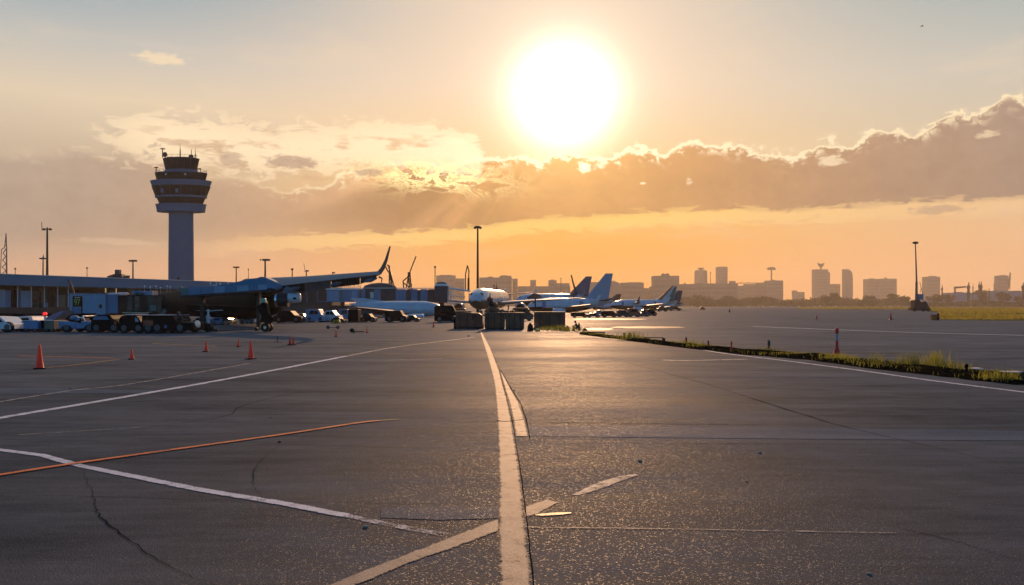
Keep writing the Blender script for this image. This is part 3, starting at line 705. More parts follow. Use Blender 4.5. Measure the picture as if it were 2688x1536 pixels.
# long pier behind the near jet: maroon wall, pale glazed walkway, grey walkway, rotunda
def pier():
    Y = 150.0; k = Y/F
    X_ = lambda px: (px-1344)*k
    Z = lambda py: EYE+(HZ-py)*k
    t = thing('pier_building', 'maroon clad pier with low roof behind the near jet wing', 'building', (0, Y, 0))
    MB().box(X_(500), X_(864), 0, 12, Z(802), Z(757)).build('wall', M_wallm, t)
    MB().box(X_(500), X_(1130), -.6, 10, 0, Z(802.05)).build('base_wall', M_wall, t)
    for px in (806, 834): MB().box(X_(px)-.06, X_(px)+.06, -.08, -.003, Z(794), Z(762)).build('downpipe', M_bpan, t)
    MB().box(X_(836), X_(858), -.06, -.004, Z(792.5), Z(791)).build('ledge', M_bpan, t)
    MB().box(X_(500), X_(863), -.3, 12.2, Z(757)+.003, Z(752)).build('roof', M_roof, t)
    g = thing('glazed_walkway', 'pale glazed walkway of rounded windows raised beside the maroon pier', 'walkway', (0, Y-1.6, 0))
    MB().box(X_(862), X_(947), 0, 3, Z(793), Z(761)).build('walkway_body', M_bpan, g)
    for x0, x1, m in ((864,868,M_bblue),(869,879,M_bblue),(881,894,M_bblue),(896,906,M_teal),(908,926,M_bpan),(928,943,M_bblue)):
        MB().box(X_(x0), X_(x1), -.05, -.003, Z(790), Z(764)).build('window', m, g)
    MB().box(X_(861), X_(948), -.2, 3.2, Z(761)+.003, Z(758)).build('roof', M_bright, g)
    for px in (868, 900, 940): MB().box(X_(px)-.3, X_(px)+.3, 1, 2, 0, Z(793.05)).build('leg', M_dsteel, g)
    s = MB()
    for i in range(13):
        px = 885+i*5.2; s.box(X_(px), X_(px)+.12, .4, .6, Z(758)+.003, Z(748+random.uniform(0, 5)))
    s.box(X_(884), X_(950), .45, .55, Z(758)+.002, Z(757.3)); s.build('roof_fins', M_bpan, g)
    w = thing('boarding_walkway', 'grey boarding walkway of upright panels leading to the domed rotunda', 'walkway', (0, Y-1.2, 0))
    MB().box(X_(949), X_(1146), 0, 3, Z(794), Z(762)).build('walkway_body', M_wall, w)
    for x0, x1, m in ((951,962,M_bpan),(965,973,M_concd),(985,1002,M_bpan),(1004,1020,M_wall),(1022,1038,M_concd),(1041,1068,M_bpan),(1070,1080,M_concd),(1082,1098,M_bpan),(1106,1124,M_bpan),(1126,1144,M_concd)):
        MB().box(X_(x0), X_(x1), -.06, -.003, Z(791), Z(759.5)).build('panel', m, w)
    MB().box(X_(974.5), X_(984), -.09, -.003, Z(784), Z(767)).build('lit_window', mat('pale_green_window', (0.55,0.60,0.50), 0.5), w)
    MB().box(X_(949), X_(1146), -.15, 3.1, Z(757.5), Z(756)).build('roof', M_bright, w)
    for px in (953, 990, 1030, 1075, 1120): MB().box(X_(px)-.25, X_(px)+.25, 1, 2, 0, Z(794.05)).build('leg', M_dsteel, w)
    MB().ell((X_(997), 1.2, Z(757)), (3.4, 1.4, 1.1)).build('canopy', M_concd, w, smooth=True)
    r = thing('domed_rotunda', 'grey domed boarding rotunda with sunlit rim beside the white jet nose', 'rotunda', (X_(1162), Y-2.2, 0))
    MB().lathe([(1.35, Z(795)), (1.4, Z(752)), (1.25, Z(746)), (.9, Z(742.5)), (.3, Z(741)), (.02, Z(740.8))], n=20).build('drum', M_concd, r, smooth=60)
    MB().lathe([(1.43, Z(752)), (1.47, Z(751)), (1.3, Z(746.3)), (1.22, Z(746.3))], n=20).build('dome_rim', M_bright, r, smooth=True)
    MB().lathe([(.55, 0), (.5, Z(795.05))], n=10).build('leg', M_dsteel, r)
    MB().box(1.2, 5.2, -.5, .5, Z(797), Z(795.4)).build('platform', M_bright, r)
    for px in (1178, 1186): MB().tube(((px-1162)*k, -.5, Z(795)), ((px-1162)*k, -.5, Z(762)), .12).build('post', M_white, r)
    MB().tube((1.3, -.5, Z(757)), (5.6, -.5, Z(765)), .18).tube((1.3, -.5, Z(776)), (4.6, -.5, Z(780)), .08).build('handrail', M_white, r)
pier()

# ---------------------------------------------------------------- jet bridges
def boarding_bridge():
    Y = 90.0; k = Y/F
    t = thing('jet_bridge', 'pale blue boarding bridge cab with open dark doorway and green number', 'jet bridge', at(229, HZ, Y)-Vector((0, 0, EYE)))
    X_ = lambda px: (px-229)*k
    Z = lambda py: EYE+(HZ-py)*k
    MB().box(X_(182), X_(277), 0, 2.8, Z(828), Z(772)).build('cab', M_bblue, t, bevel=.06)
    MB().box(X_(277.1), X_(306), .25, 2.6, Z(822), Z(773)).build('cab_neck', M_bpan, t)
    f = MB().box(X_(191), X_(216.5), -.04, .1, Z(825), Z(777.5)).build('doorway', M_black, t)
    MB().box(X_(193), X_(214), -.07, -.043, Z(824), Z(805)).build('door_leaf', M_bpan, f)
    MB().box(X_(197), X_(210), -.07, -.043, Z(782), Z(780.5)).build('door_lamp', M_bright, f)
    fc = bpy.data.curves.new('gate_number', 'FONT'); fc.body = "97"; fc.size = 1.05; fc.extrude = .01; fc.materials.append(M_signg); fc.align_x = 'CENTER'
    fo = bpy.data.objects.new('gate_number', fc); COL.objects.link(fo); fo.parent = f; fo.location = (X_(203.5), -.1, Z(801)); fo.rotation_euler = (math.pi/2, 0, 0); fo.scale = (.72, 1, 1)
    me = bpy.data.meshes.new_from_object(fo); fm = bpy.data.objects.new('gate_number', me); COL.objects.link(fm); fm.parent = f; fm.location = fo.location; fm.rotation_euler = fo.rotation_euler; fm.scale = fo.scale; bpy.data.objects.remove(fo); fm.name = 'gate_number'
    MB().box(X_(260.5), X_(267.5), -.03, .1, Z(809), Z(799)).build('small_window', M_black, t)
    MB().box(X_(181), X_(278), -.1, 2.9, Z(771.9), Z(770.5)).build('roof_edge', M_bblue, t)
    j = MB(); rr = random.Random(3)
    for px in range(279, 326, 4): j.box(X_(px), X_(px+3), .3, 1.2, Z(773)+.003, Z(770-rr.uniform(0, 3)))
    j.build('roof_clutter', M_white, t)
    MB().box(X_(306.1), X_(482), .4, 2.6, Z(824), Z(775)).build('tunnel', M_glassd, t)
    p = MB()
    for px0, px1 in ((330,343),(350,362),(383,401),(404,407),(410,420)): p.box(X_(px0), X_(px1), .36, .397, Z(820), Z(778))
    p.build('tunnel_glazing', M_glassg, t)
    MB().box(X_(391), X_(407), .30, .357, Z(816), Z(801)).build('lit_pane', M_teal, t)
    MB().box(X_(306.1), X_(482), .3, 2.7, Z(826), Z(824.2)).build('tunnel_sill', M_dsteel, t)
    MB().box(X_(320), X_(392), .1, .28, Z(821.6), Z(820.6)).build('handrail', M_chrome, t)
    MB().box(X_(340), X_(392), .6, 2.2, Z(774.9), Z(763)).build('tunnel_roof_box', M_bpan, t)
    MB().ell((X_(356), 1, Z(774)), (1.0, .8, .35)).build('roof_dome', M_glassg, t, smooth=True)
    for px in (230, 300, 440): MB().box(X_(px)-.2, X_(px)+.2, 1, 1.6, 0, Z(828.2) if px < 280 else .72).build('support_leg', M_dsteel, t)
    s = MB().prism([(X_(416), Z(838)), (X_(424), Z(838.5)), (X_(488), Z(758)), (X_(478), Z(752))], -.5, -.25)
    s.build('stair_side', M_teal, t)
    s2 = MB()
    for i in range(11):
        a = i/10; s2.box(X_(424+54*a), X_(431+54*a), -.24, .38, Z(835-76*a)-.04, Z(835-76*a))
    s2.build('stair_treads', M_dsteel, t)
boarding_bridge()

def panel_bridge():
    Y = 56.0; k = Y/F
    t = thing('jet_bridge', 'blue panelled covered bridge rising to a humped canopy above the near jet', 'jet bridge', at(475, HZ, Y)-Vector((0, 0, EYE)))
    X_ = lambda px: (px-475)*k
    Z = lambda py: EYE+(HZ-py)*k
    lo = lambda px: 775+(752-775)*0+(px-475)*(-.062)-0 if px > 475 else 775
    def low(px): return 776 - (px-475)*0.070
    def hi(px): return 756 - (px-475)*0.040
    segs = [(475,492),(493,500),(501,525),(526,561),(562,590),(591,620),(621,653),(654,676),(677,701)]
    for i, (a, b_) in enumerate(segs):
        m = (M_teal, M_bpan, M_bpan, M_bpan, M_bblue, M_bpan, M_bblue, M_bpan, M_bblue)[i]
        MB().prism([(X_(a), Z(low(a))), (X_(b_), Z(low(b_))), (X_(b_), Z(hi(b_))), (X_(a), Z(hi(a)))], .0+.004*(i % 2), 1.6).build('side_panel', m, t)
    MB().prism([(X_(475), Z(low(475)+5)), (X_(720), Z(low(720)+6)), (X_(720), Z(low(720)+.2)), (X_(475), Z(low(475)+.2))], -.06, 1.7).build('floor_beam', M_dsteel, t)
    top = [(562,751),(590,746),(612,742),(632,737),(648,733),(660,731),(672,730),(683,726.5),(692,727),(700,731),(712,736),(724,741),(736,747),(742,756),(720,762)]
    MB().prism([(X_(a), Z(b_)) for a, b_ in top]+[(X_(701), Z(hi(701))), (X_(562), Z(hi(562)+.1))], .15, 1.5).build('canopy', M_roof, t, smooth=20)
    MB().prism([(X_(701.2), Z(757)), (X_(742), Z(757)), (X_(730), Z(746)), (X_(701.2), Z(735))], .02, .14).build('canopy_end', M_bpan, t)
    for px in (520, 670): MB().box(X_(px)-.12, X_(px)+.12, .6, 1.0, 0, Z(low(px)+5.5)).build('support_leg', M_dsteel, t)
    MB().tube((X_(652), -.1, Z(736)), (X_(652), -.1, Z(708+28)), .02).build('pipe', M_white, t) if False else None
    for px, h in ((420,8),(412,4),(394,6),(424,3)): pass
panel_bridge()

# row of small globe lamps on the bridge roofs
for i, (px, py, Yl, lab) in enumerate([(374,751,89,'leftmost small white globe lamp in the row on the dark tunnel roof'),(389,753,89,'second small white globe lamp on the dark tunnel roof'),(404,751,89,'third small white globe lamp on the dark tunnel roof'),
    (416,755,89,'fourth small white globe lamp, set lower on the tunnel roof'),(433,751,89,'tall white globe lamp left of the tower shaft foot'),(442,753,89,'small white globe lamp at the left foot of the tower shaft'),
    (545,743,56,'white globe lamp on the blue panelled bridge near its left end'),(571,744,56,'round white globe lamp on the blue panelled bridge beside a short pole'),(592,743,56,'white globe lamp on the blue bridge just before the canopy')]):
    p = at(px, py, Yl); k = Yl/F
    g = thing('globe_lamp', lab, 'lamp', (p.x, p.y+.5, p.z-8*k), group='globe lamps on the bridge roofs')
    MB().tube((0, 0, -.35), (0, 0, 6*k), .35*k).build('post', M_white, g)
    MB().ell((0, 0, 7.5*k), (2.1*k, 2.1*k, 2.6*k)).build('globe', M_bulb, g, smooth=True)
p = at(563.5, 752, 56); g = thing('short_pole', 'short white pole with side arm on the blue panelled bridge', 'pole', (p.x, p.y+.3, p.z-.1))
MB().tube((0, 0, -.1), (0, 0, .52), .03).build('post', M_bulb, g); MB().box(-.28, -.02, -.02, .02, .18, .22).build('arm', M_bulb, g)

# ---------------------------------------------------------------- aircraft
def wing_loft(pts, n=10):
    """pts: list of (leading edge, trailing edge, thickness) -> MB of an aerofoil loft"""
    R = []
    for le, te, th in pts:
        le, te = Vector(le), Vector(te); c = te-le; r = []
        for i in range(n):
            t = i/(n-1); r.append(le+c*t+Vector((0, 0, th*0.6*math.sin(math.pi*t**0.6))))
        for i in range(n-2, 0, -1):
            t = i/(n-1); r.append(le+c*t-Vector((0, 0, th*0.4*math.sin(math.pi*t**0.6))))
        R.append(r)
    m = MB(); m.rings(R); return m
def fin_loft(root, tip, th):
    """root/tip: ((x_le, z), (x_te, z)) in the aircraft's plane y=0"""
    R = []
    for (a, b_), w in ((root, th), (tip, th*.5)):
        r = [(a[0], 0, a[1]), (a[0]*.7+b_[0]*.3, w, a[1]*.7+b_[1]*.3), (b_[0], 0, b_[1]), (a[0]*.7+b_[0]*.3, -w, a[1]*.7+b_[1]*.3)]
        R.append(r)
    m = MB(); m.rings(R); return m
def fuselage(L, R, body, belly, parent, zc, nose=1.35, seg=28, split=-0.25):
    """axis along +x = nose; lower part in belly paint"""
    st = []
    for i in range(9):
        t = i/8; st.append((L/2-nose*R*2*(1-t)**1.0*1.0 if False else L/2-nose*2*R*t, R*math.sin(math.acos(1-t) if t < 1 else math.pi/2)**1.0, -0.18*R*(1-t)))
    tl = 3.2*2*R
    for i in range(1, 9):
        t = i/8; st.append((-L/2+tl*(1-t), R*(1-t**1.7*0.93), R*0.62*t**1.5))
    rings_ = []
    for x, r, dz in st:
        rings_.append([(x, r*math.sin(2*math.pi*(j+.5)/seg), zc+dz+r*math.cos(2*math.pi*(j+.5)/seg)) for j in range(seg)])
    m = MB(); m.rings(rings_)
    o = m.build('fuselage', [body, belly], parent, smooth=50)
    for p in o.data.polygons:
        if p.center.z < zc+split*R and abs(p.center.x) < L/2-0.2: p.material_index = 1
    return o
def wheels(parent, pts, r, w, strut, name):
    for (x, y) in pts:
        g = MB().tube((x, y, strut), (x, y, r*.9), r*.28, r*.2).build(name, M_white, parent)
        for s_ in (-1, 1):
            MB().tube((x, y+s_*(w*.55), r), (x, y+s_*(w*1.25), r), r, n=14).build('tyre', M_tyre, g)
def airliner(label, loc, rz, L=37.0, R=1.95, zc=3.4, span=17.0, body=None, belly=None, fin=None, fin_h=6.6, engines=True, stripes=None, group='airliners parked at the stands', winglets=True, tailplane=True):
    body = body or M_plane; belly = belly or M_planed; fin = fin or body
    t = thing('airliner', label, 'airliner', loc, rz, group)
    fu = fuselage(L, R, body, belly, t, zc)
    nx = L/2
    ck = MB()
    for y0, y1 in ((-.62,-.05),(.05,.62)):
        ck.add([(nx-1.55, y0*R*1.0, zc+.30*R), (nx-1.55, y1*R*1.0, zc+.30*R), (nx-2.3, y1*R*1.0, zc+.62*R), (nx-2.3, y0*R*1.0, zc+.62*R)], [(0,1,2,3)])
    ck2 = MB().box(nx-2.35, nx-1.25, -.60*R, .60*R, zc+.28*R, zc+.50*R, top=(.5, .85)); ck2.build('cockpit_window', M_glassd, t)
    for s_ in (-1, 1):
        for xd in ((nx-4.3, -L/2+8.2) if R > 1.5 else ()): MB().box(xd-.42, xd+.42, s_*R*.99-.03, s_*R*.99+.03, zc-.65, zc+1.05).build('door', M_bpan, t)
        w = wing_loft([((3.2, s_*R*.7, zc-.95), (-3.4, s_*R*.7, zc-.85), .75), ((0.2, s_*(R+span*.38), zc-.35), (-3.6, s_*(R+span*.38), zc-.30), .42), ((-4.6, s_*(span), zc+.25), (-6.2, s_*span, zc+.25), .18)]).build('wing', M_wing, t, smooth=30)
        if winglets:
            wing_loft([((-4.6, s_*span, zc+.25), (-6.2, s_*span, zc+.25), .16), ((-5.6, s_*(span+.55), zc+1.2), (-6.7, s_*(span+.55), zc+1.2), .1), ((-6.6, s_*(span+.85), zc+2.5), (-7.2, s_*(span+.85), zc+2.5), .05)]).build('winglet', M_bright, w, smooth=30)
        if engines:
            ex, ey, ez = 2.6, s_*(R+span*.24), zc-1.75
            e = MB().rings([[(ex+dx, ey+rr_*math.sin(2*math.pi*j/18), ez+rr_*math.cos(2*math.pi*j/18)) for j in range(18)] for dx, rr_ in ((1.7,.78),(1.75,.9),(1.4,1.02),(0,1.02),(-1.4,.8),(-1.45,.5))], cap=False)
            e.build('engine', body, t, smooth=40)
            MB().tube((ex+1.2, ey, ez), (ex+1.25, ey, ez), .95, n=16).build('engine_fan', M_black, t)
            MB().rings([[(ex+dx, ey+rr_*math.sin(2*math.pi*j/18), ez+rr_*math.cos(2*math.pi*j/18)) for j in range(18)] for dx, rr_ in ((1.6,.93),(1.78,.96),(1.72,1.03),(1.42,1.035))], cap=False).build('engine_lip', M_chrome, t, smooth=True)
        if tailplane:
            wing_loft([((-L/2+4.4, s_*.4, zc+1.15), (-L/2+1.2, s_*.4, zc+1.2), .25), ((-L/2+1.3, s_*6.3, zc+1.75), (-L/2+.1, s_*6.3, zc+1.75), .1)]).build('tailplane', M_wing, t, smooth=30)
    zt = zc+R*.95
    fo = fin_loft(((-L/2+7.4, zt-.25), (-L/2+1.3, zt-.35)), ((-L/2+2.0, zt+fin_h), (-L/2+.1, zt+fin_h)), .16).build('fin', fin, t)
    if stripes:
        for a, b_, m in stripes:
            P0 = (-L/2+7.4-6.1*a, zt-.2); P1 = (-L/2+7.4-6.1*b_, zt-.2); Q0 = (-L/2+2.0-1.9*a, zt+fin_h-.05); Q1 = (-L/2+2.0-1.9*b_, zt+fin_h-.05)
            MB().prism([P0, P1, Q1, Q0], -.19, .19).build('fin_stripe', m, fo)
    wheels(t, [(L/2-4.5, 0)], .38, .2, zc-R*.8, 'nose_gear')
    wheels(t, [(-1.8, -2.9), (-1.8, 2.9)], .55, .3, zc-R*.55, 'main_gear')
    return t

# nose-on white jet in the middle, body running away to the right
a0 = at(1243, HZ, 136)
airliner('white jet seen nose on behind the rusty crate, dark lower nose', (a0.x+3.0, 136+18.3, -.35), math.radians(-98.5), R=1.98, belly=M_khaki, span=17.5, fin_h=.8, fin=M_plane)
# second jet: blue-white fin, tail to the right
airliner('pale jet with tall plain blue grey fin, body low behind the crates', (at(1497, HZ, 196).x, 196, -1.3), math.radians(176), L=22.0, R=1.9, zc=3.1, span=15, fin_h=6.4, fin=M_fin, body=M_plane, belly=M_planed)
airliner('white jet with purple fin behind the plain blue grey finned jet', (at(1453, HZ, 236).x, 236, -.2), math.radians(178), L=24.0, R=1.9, zc=3.8, span=15, fin_h=5.4, fin=M_purple, winglets=False)
airliner('jet with orange, white and green striped fin farthest along the stands', (at(1690, HZ, 275).x, 275, -1.2), math.radians(177), L=24.0, R=1.8, zc=3.4, span=15, fin_h=4.9, fin=M_plane, stripes=[(0,.28,M_torange),(.62,.98,M_tgreen)])
airliner('jet with dark navy fin just beyond the striped fin', (at(1712, HZ, 300).x, 300, -2.2), math.radians(177), L=24.0, R=1.8, zc=3.4, span=15, fin_h=4.8, fin=M_navy, engines=False)
airliner('small far jet with short maroon fin between the blue fin and striped fin', (at(1592, HZ, 330).x, 330, -2.0), math.radians(178), L=13.0, R=1.6, zc=3.4, span=9, fin_h=3.9, fin=M_dred, engines=False, winglets=False)
airliner('long white jet lying low before the grey walkway, nose to the right', (at(1042, HZ, 118).x, 118, -1.9), math.radians(4), L=14.5, R=1.2, zc=3.15, span=11, fin_h=.5, fin=M_plane, body=M_plane, belly=M_plane, engines=True, winglets=False, tailplane=False)

# lone tails and wing tips poking above other things
def wing_tip(label, px, Y, pts, m, lit=None):
    p = at(px, HZ, Y)
    k = Y/F
    t = thing('aircraft_wing', label, 'aircraft wing', (p.x, Y, 0))
    zz = lambda py: EYE+(HZ-py)*k
    R = []
    for (xc, py, w, th) in pts:
        x = (xc-px)*k; wv = w*k; z = zz(py)
        R.append([(x-wv/2, -th/2, z), (x, -th, z), (x+wv/2, -th/2, z), (x+wv/2, th/2, z), (x, th, z), (x-wv/2, th/2, z)])
    b_ = MB(); b_.rings(R); b_.build('winglet', m, t, smooth=50)
    base = pts[0]; z0 = zz(base[1])
    wing_loft([((-1.2, -.3, z0-.02), (1.0, -.3, z0-.02), .2), ((-2.8, -7, z0-.7), (1.6, -7, z0-.7), .45)] if False else [((-.5, 0, z0+.02), (.5, 0, z0+.02), .12), ((-1.2, 6, z0-.55), (1.6, 6, z0-.55), .5)]).build('wing_panel', M_wing, t, smooth=30)
    MB().tube((.2, 6, 0), (.2, 6, z0-.7), .12).build('wing_stand', M_dsteel, t)
    if lit: MB().rings([[(x_, y_, z_) for x_, y_, z_ in r] for r in lit(k, px, zz)]).build('sunlit_edge', M_torange, t)  # sunlight on the edge is put in as an orange strip
    return t
wing_tip('dark upturned wing tip with a painted-on sunlit orange edge above the boarding bridge cab', 186, 97, [(194,774,5,.10),(191,762,7,.09),(186,748,7,.07),(181,738,5,.05),(177.5,733,1.5,.03)], M_wingd,
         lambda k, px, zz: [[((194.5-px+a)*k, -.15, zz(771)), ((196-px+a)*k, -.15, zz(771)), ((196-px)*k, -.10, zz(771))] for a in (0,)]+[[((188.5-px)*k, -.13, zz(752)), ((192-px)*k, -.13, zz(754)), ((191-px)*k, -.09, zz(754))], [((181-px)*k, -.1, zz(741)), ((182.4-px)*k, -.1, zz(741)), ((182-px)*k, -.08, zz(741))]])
wing_tip('thin dark slanting wing tip standing left of the purple fin', 1508, 228, [(1512,770,7,.2),(1508,755,5,.14),(1503,737,4,.1),(1499.5,722,3.4,.07)], M_wingd)
wing_tip('curved pale wing tip standing up before the purple finned jet', 1405, 132, [(1404,772,4,.12),(1406,764,3,.09),(1408,760,3,.07),(1411,758,2.4,.05)], M_bright)
wing_tip('tiny dark wing tip above the striped finned jet body', 1676, 268, [(1674,792,8,.15),(1677,785,5,.1),(1679,778,1.5,.06)], M_wingd)

# the near jet: dark body in shade behind the bridge, big wing with winglet reaching right
def near_jet():
    t = thing('airliner', 'nearest jet, dark belly in shade with grey wing and tall upswept winglet', 'airliner', (0, 0, 0), 0, 'airliners parked at the stands')
    # fuselage from behind the dark tunnel to just behind the wing root
    A = at(415, 772, 100); Bv = at(722, 772, 60)
    ax = (Bv-A); Lf = ax.length; ax.normalize(); up = Vector((0, 0, 1)); sd_ = ax.cross(up).normalized(); R = 1.50; zc = 2.05
    rings_ = []; seg = 30
    for s_, f in ((0,.25),(.01,.5),(.03,.82),(.08,.98),(.2,1),(.85,1),(.93,.93),(.98,.72),(1.0,.35)):
        c = A+ax*(Lf*s_); c.z = zc
        rings_.append([c+sd_*(R*f*math.sin(2*math.pi*j/seg))+up*(R*f*math.cos(2*math.pi*j/seg)) for j in range(seg)])
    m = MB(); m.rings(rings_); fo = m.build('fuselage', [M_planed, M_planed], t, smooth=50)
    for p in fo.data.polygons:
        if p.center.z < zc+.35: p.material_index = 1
    # wing
    rl, rt = at(655, 752, 62), at(660, 757, 57.0)
    rl, rt = at(628, 752, 64), at(700, 755, 57.0)
    ml, mt = at(800, 737, 57.5), at(815, 741, 54.2)
    tl, tt = at(990, 718.5, 52), at(999, 720.5, 50.6)
    w = wing_loft([(rl, rt, 1.1), (ml, mt, .62), (tl, tt, .30)], n=14).build('wing', M_wing, t, smooth=35)
    wl_ = wing_loft([(at(988,719,52), at(1001,719.5,50.6), .28), (at(998,706,51.8), at(1010,706,50.8), .2), (at(1009,684,51.6), at(1017.5,684,50.9), .13), (at(1021,649,51.4), at(1026,647,51.1), .06)], n=10).build('winglet', M_wingd, w, smooth=40)
    # flaps hanging under the trailing edge
    for x0, x1, a0_, a1_, b0, b1, m_ in ((706,800,757,745,771,766,M_wingd),(802,868,745,737,765.5,756,M_wing),(870,944,737,729.5,755.5,747,M_wingd),(946,988,729,724.5,746,732,M_wing)):
        Ya = 57-(x0-700)/300*6.2; Yb = 57-(x1-700)/300*6.2
        P = [at(x0, a0_, Ya), at(x1, a1_, Yb), at(x1, b1, Yb+.7), at(x0, b0, Ya+.9)]
        back_ = Vector((0, .12, .03)); b_ = MB(); b_.add(P+[p+back_ for p in P], [(0,1,2,3),(4,5,6,7)[::-1],(0,1,5,4),(1,2,6,5),(2,3,7,6),(3,0,4,7)]); b_.build('flap', m_, w)
    for px in (770, 878, 968):
        Yc = 57-(px-700)/300*6.2-.1; a_ = at(px-12, 762-(px-770)*.11, Yc); c_ = at(px+22, 752-(px-770)*.11, Yc)
        MB().tube(a_, (a_+c_)/2, .05, .16).tube((a_+c_)/2, c_, .16, .05).build('flap_fairing', M_wing, w)
    MB().tube(at(995,727,50.5), at(1003,731,50.4), .07, .04).tube(at(1003,731,50.4), at(1001,742,50.4), .04, .03).build('static_wick', M_dsteel, w)
    # engine, intake to the left
    ey = 56.0; c = at(759, 788, ey); k = ey/F
    def er(x, r): return [(c.x+x*k, c.y+r*k*math.cos(2*math.pi*j/20)*.98, c.z+r*k*math.sin(2*math.pi*j/20)) for j in range(20)]
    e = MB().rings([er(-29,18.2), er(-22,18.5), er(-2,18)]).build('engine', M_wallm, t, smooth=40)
    MB().rings([er(-33,15), er(-34,18.0), er(-32,19.2), er(-28.5,19)], cap=False).build('intake_lip', M_chrome, e, smooth=True)
    MB().rings([er(-29.8,16.5), er(-30,16.5)]).build('fan', M_black, e)
    def er2(x, r): return [(c.x+x*k, c.y+r*k*math.cos(2*math.pi*j/20)*.98, c.z+6*k+r*k*math.sin(2*math.pi*j/20)) for j in range(20)]
    MB().rings([er2(-1.5,12.6), er2(0,13.2), er2(22,12.8), er2(29,11.0), er2(30,9)]).build('rear_cowl', M_white, e, smooth=50)
    MB().box(c.x+14*k, c.x+22*k, c.y-14*k, c.y-12.5*k, c.z+2*k, c.z+7*k).build('cowl_vent', M_black, e)
    MB().prism([(c.x-20*k, c.z+17*k), (c.x+20*k, c.z+16*k), (c.x+26*k, c.z+44*k), (c.x-4*k, c.z+42*k)], c.y-.15, c.y+.25).build('pylon', M_wing, e)
    # main gear with its large doors
    g0 = at(693, 870, gy(873)); k = g0.y/F; X_ = lambda px: (px-1344)*k; Z = lambda py: EYE+(HZ-py)*k
    g = MB().prism([(X_(684), Z(790)), (X_(697), Z(790)), (X_(700), Z(803)), (X_(707), Z(842)), (X_(703), Z(866)), (X_(696), Z(866)), (X_(692), Z(842)), (X_(684), Z(808))], g0.y+.1, g0.y+.45).build('main_gear', M_black, t)
    MB().prism([(X_(673), Z(806)), (X_(687), Z(797)), (X_(696), Z(812)), (X_(718), Z(836)), (X_(714), Z(848)), (X_(682), Z(846)), (X_(688), Z(830))], g0.y-.05, g0.y+.08).build('gear_door', M_planed, g)
    MB().tube((X_(697), g0.y-.12, Z(860)), (X_(697), g0.y+.14, Z(860)), 11.5*k, n=18).tube((X_(697), g0.y+.5, Z(860)), (X_(697), g0.y+.75, Z(860)), 11.5*k, n=18).build('tyre', M_tyre, g, smooth=30)
    MB().tube((X_(697), g0.y-.14, Z(860)), (X_(697), g0.y-.122, Z(860)), 4*k, n=12).build('rim', M_chrome, g)
    MB().box(X_(685), X_(698), g0.y-.1, g0.y+.3, Z(795), Z(783), top=(.7, .8)).build('gear_cover', mat('mint_cover', (0.10,0.42,0.33), 0.5), g, bevel=.03)
    # nose gear
    n0 = at(545, 870, gy(872)); k = n0.y/F; X_ = lambda px: (px-1344)*k
    Z = lambda py: EYE+(HZ-py)*k
    ng = MB().tube((X_(545), n0.y+.1, Z(812)), (X_(545), n0.y+.1, Z(860)), .07, .05).tube((X_(541), n0.y+.1, Z(828)), (X_(541), n0.y+.1, Z(852)), .03).tube((X_(549), n0.y+.1, Z(828)), (X_(549), n0.y+.1, Z(852)), .03).build('nose_gear', M_white, t)
    MB().tube((X_(545), n0.y-.06, Z(860)), (X_(545), n0.y+.05, Z(860)), 11.5*k, n=18).tube((X_(545), n0.y+.18, Z(860)), (X_(545), n0.y+.3, Z(860)), 11.5*k, n=18).build('tyre', M_tyre, ng, smooth=30)
    MB().tube((X_(545), n0.y-.075, Z(860)), (X_(545), n0.y-.062, Z(860)), 4.5*k, n=12).build('rim', M_steel, ng)
    # belly fairing; the highlight line along it is painted in white
    kb = 58/F; Xb = lambda px: (px-1344)*kb; Zb = lambda py: EYE+(HZ-py)*kb
    MB().prism([(Xb(498), Zb(815)), (Xb(520), Zb(822)), (Xb(590), Zb(826)), (Xb(650), Zb(822)), (Xb(690), Zb(806)), (Xb(498), Zb(800))], 57.6, 59.2).build('belly_fairing', M_planed, t)
    MB().prism([(Xb(518), Zb(815.3)), (Xb(560), Zb(817)), (Xb(592), Zb(815)), (Xb(590), Zb(813)), (Xb(556), Zb(814.6))], 57.5, 57.59).build('belly_highlight', M_white, t)
near_jet()
p = gnd(565, 872); q = gnd(688, 868)
g = thing('tow_bar', 'thin grey tow bar lying on the ground between the near jet wheels', 'tow bar', ((p.x+q.x)/2, (p.y+q.y)/2, 0))
dx2 = (q-p)/2
MB().tube(-dx2+Vector((0, 0, .10)), dx2+Vector((0, 0, .14)), .05).build('bar', M_steel, g)
MB().tube(dx2*.75+Vector((0, -.15, .12)), dx2*.75+Vector((0, .15, .12)), .12, n=12).build('wheel', M_tyre, g)
MB().box(-dx2.x-.2, -dx2.x+.2, -dx2.y-.1, -dx2.y+.1, .05, .2).build('hitch', M_dsteel, g)

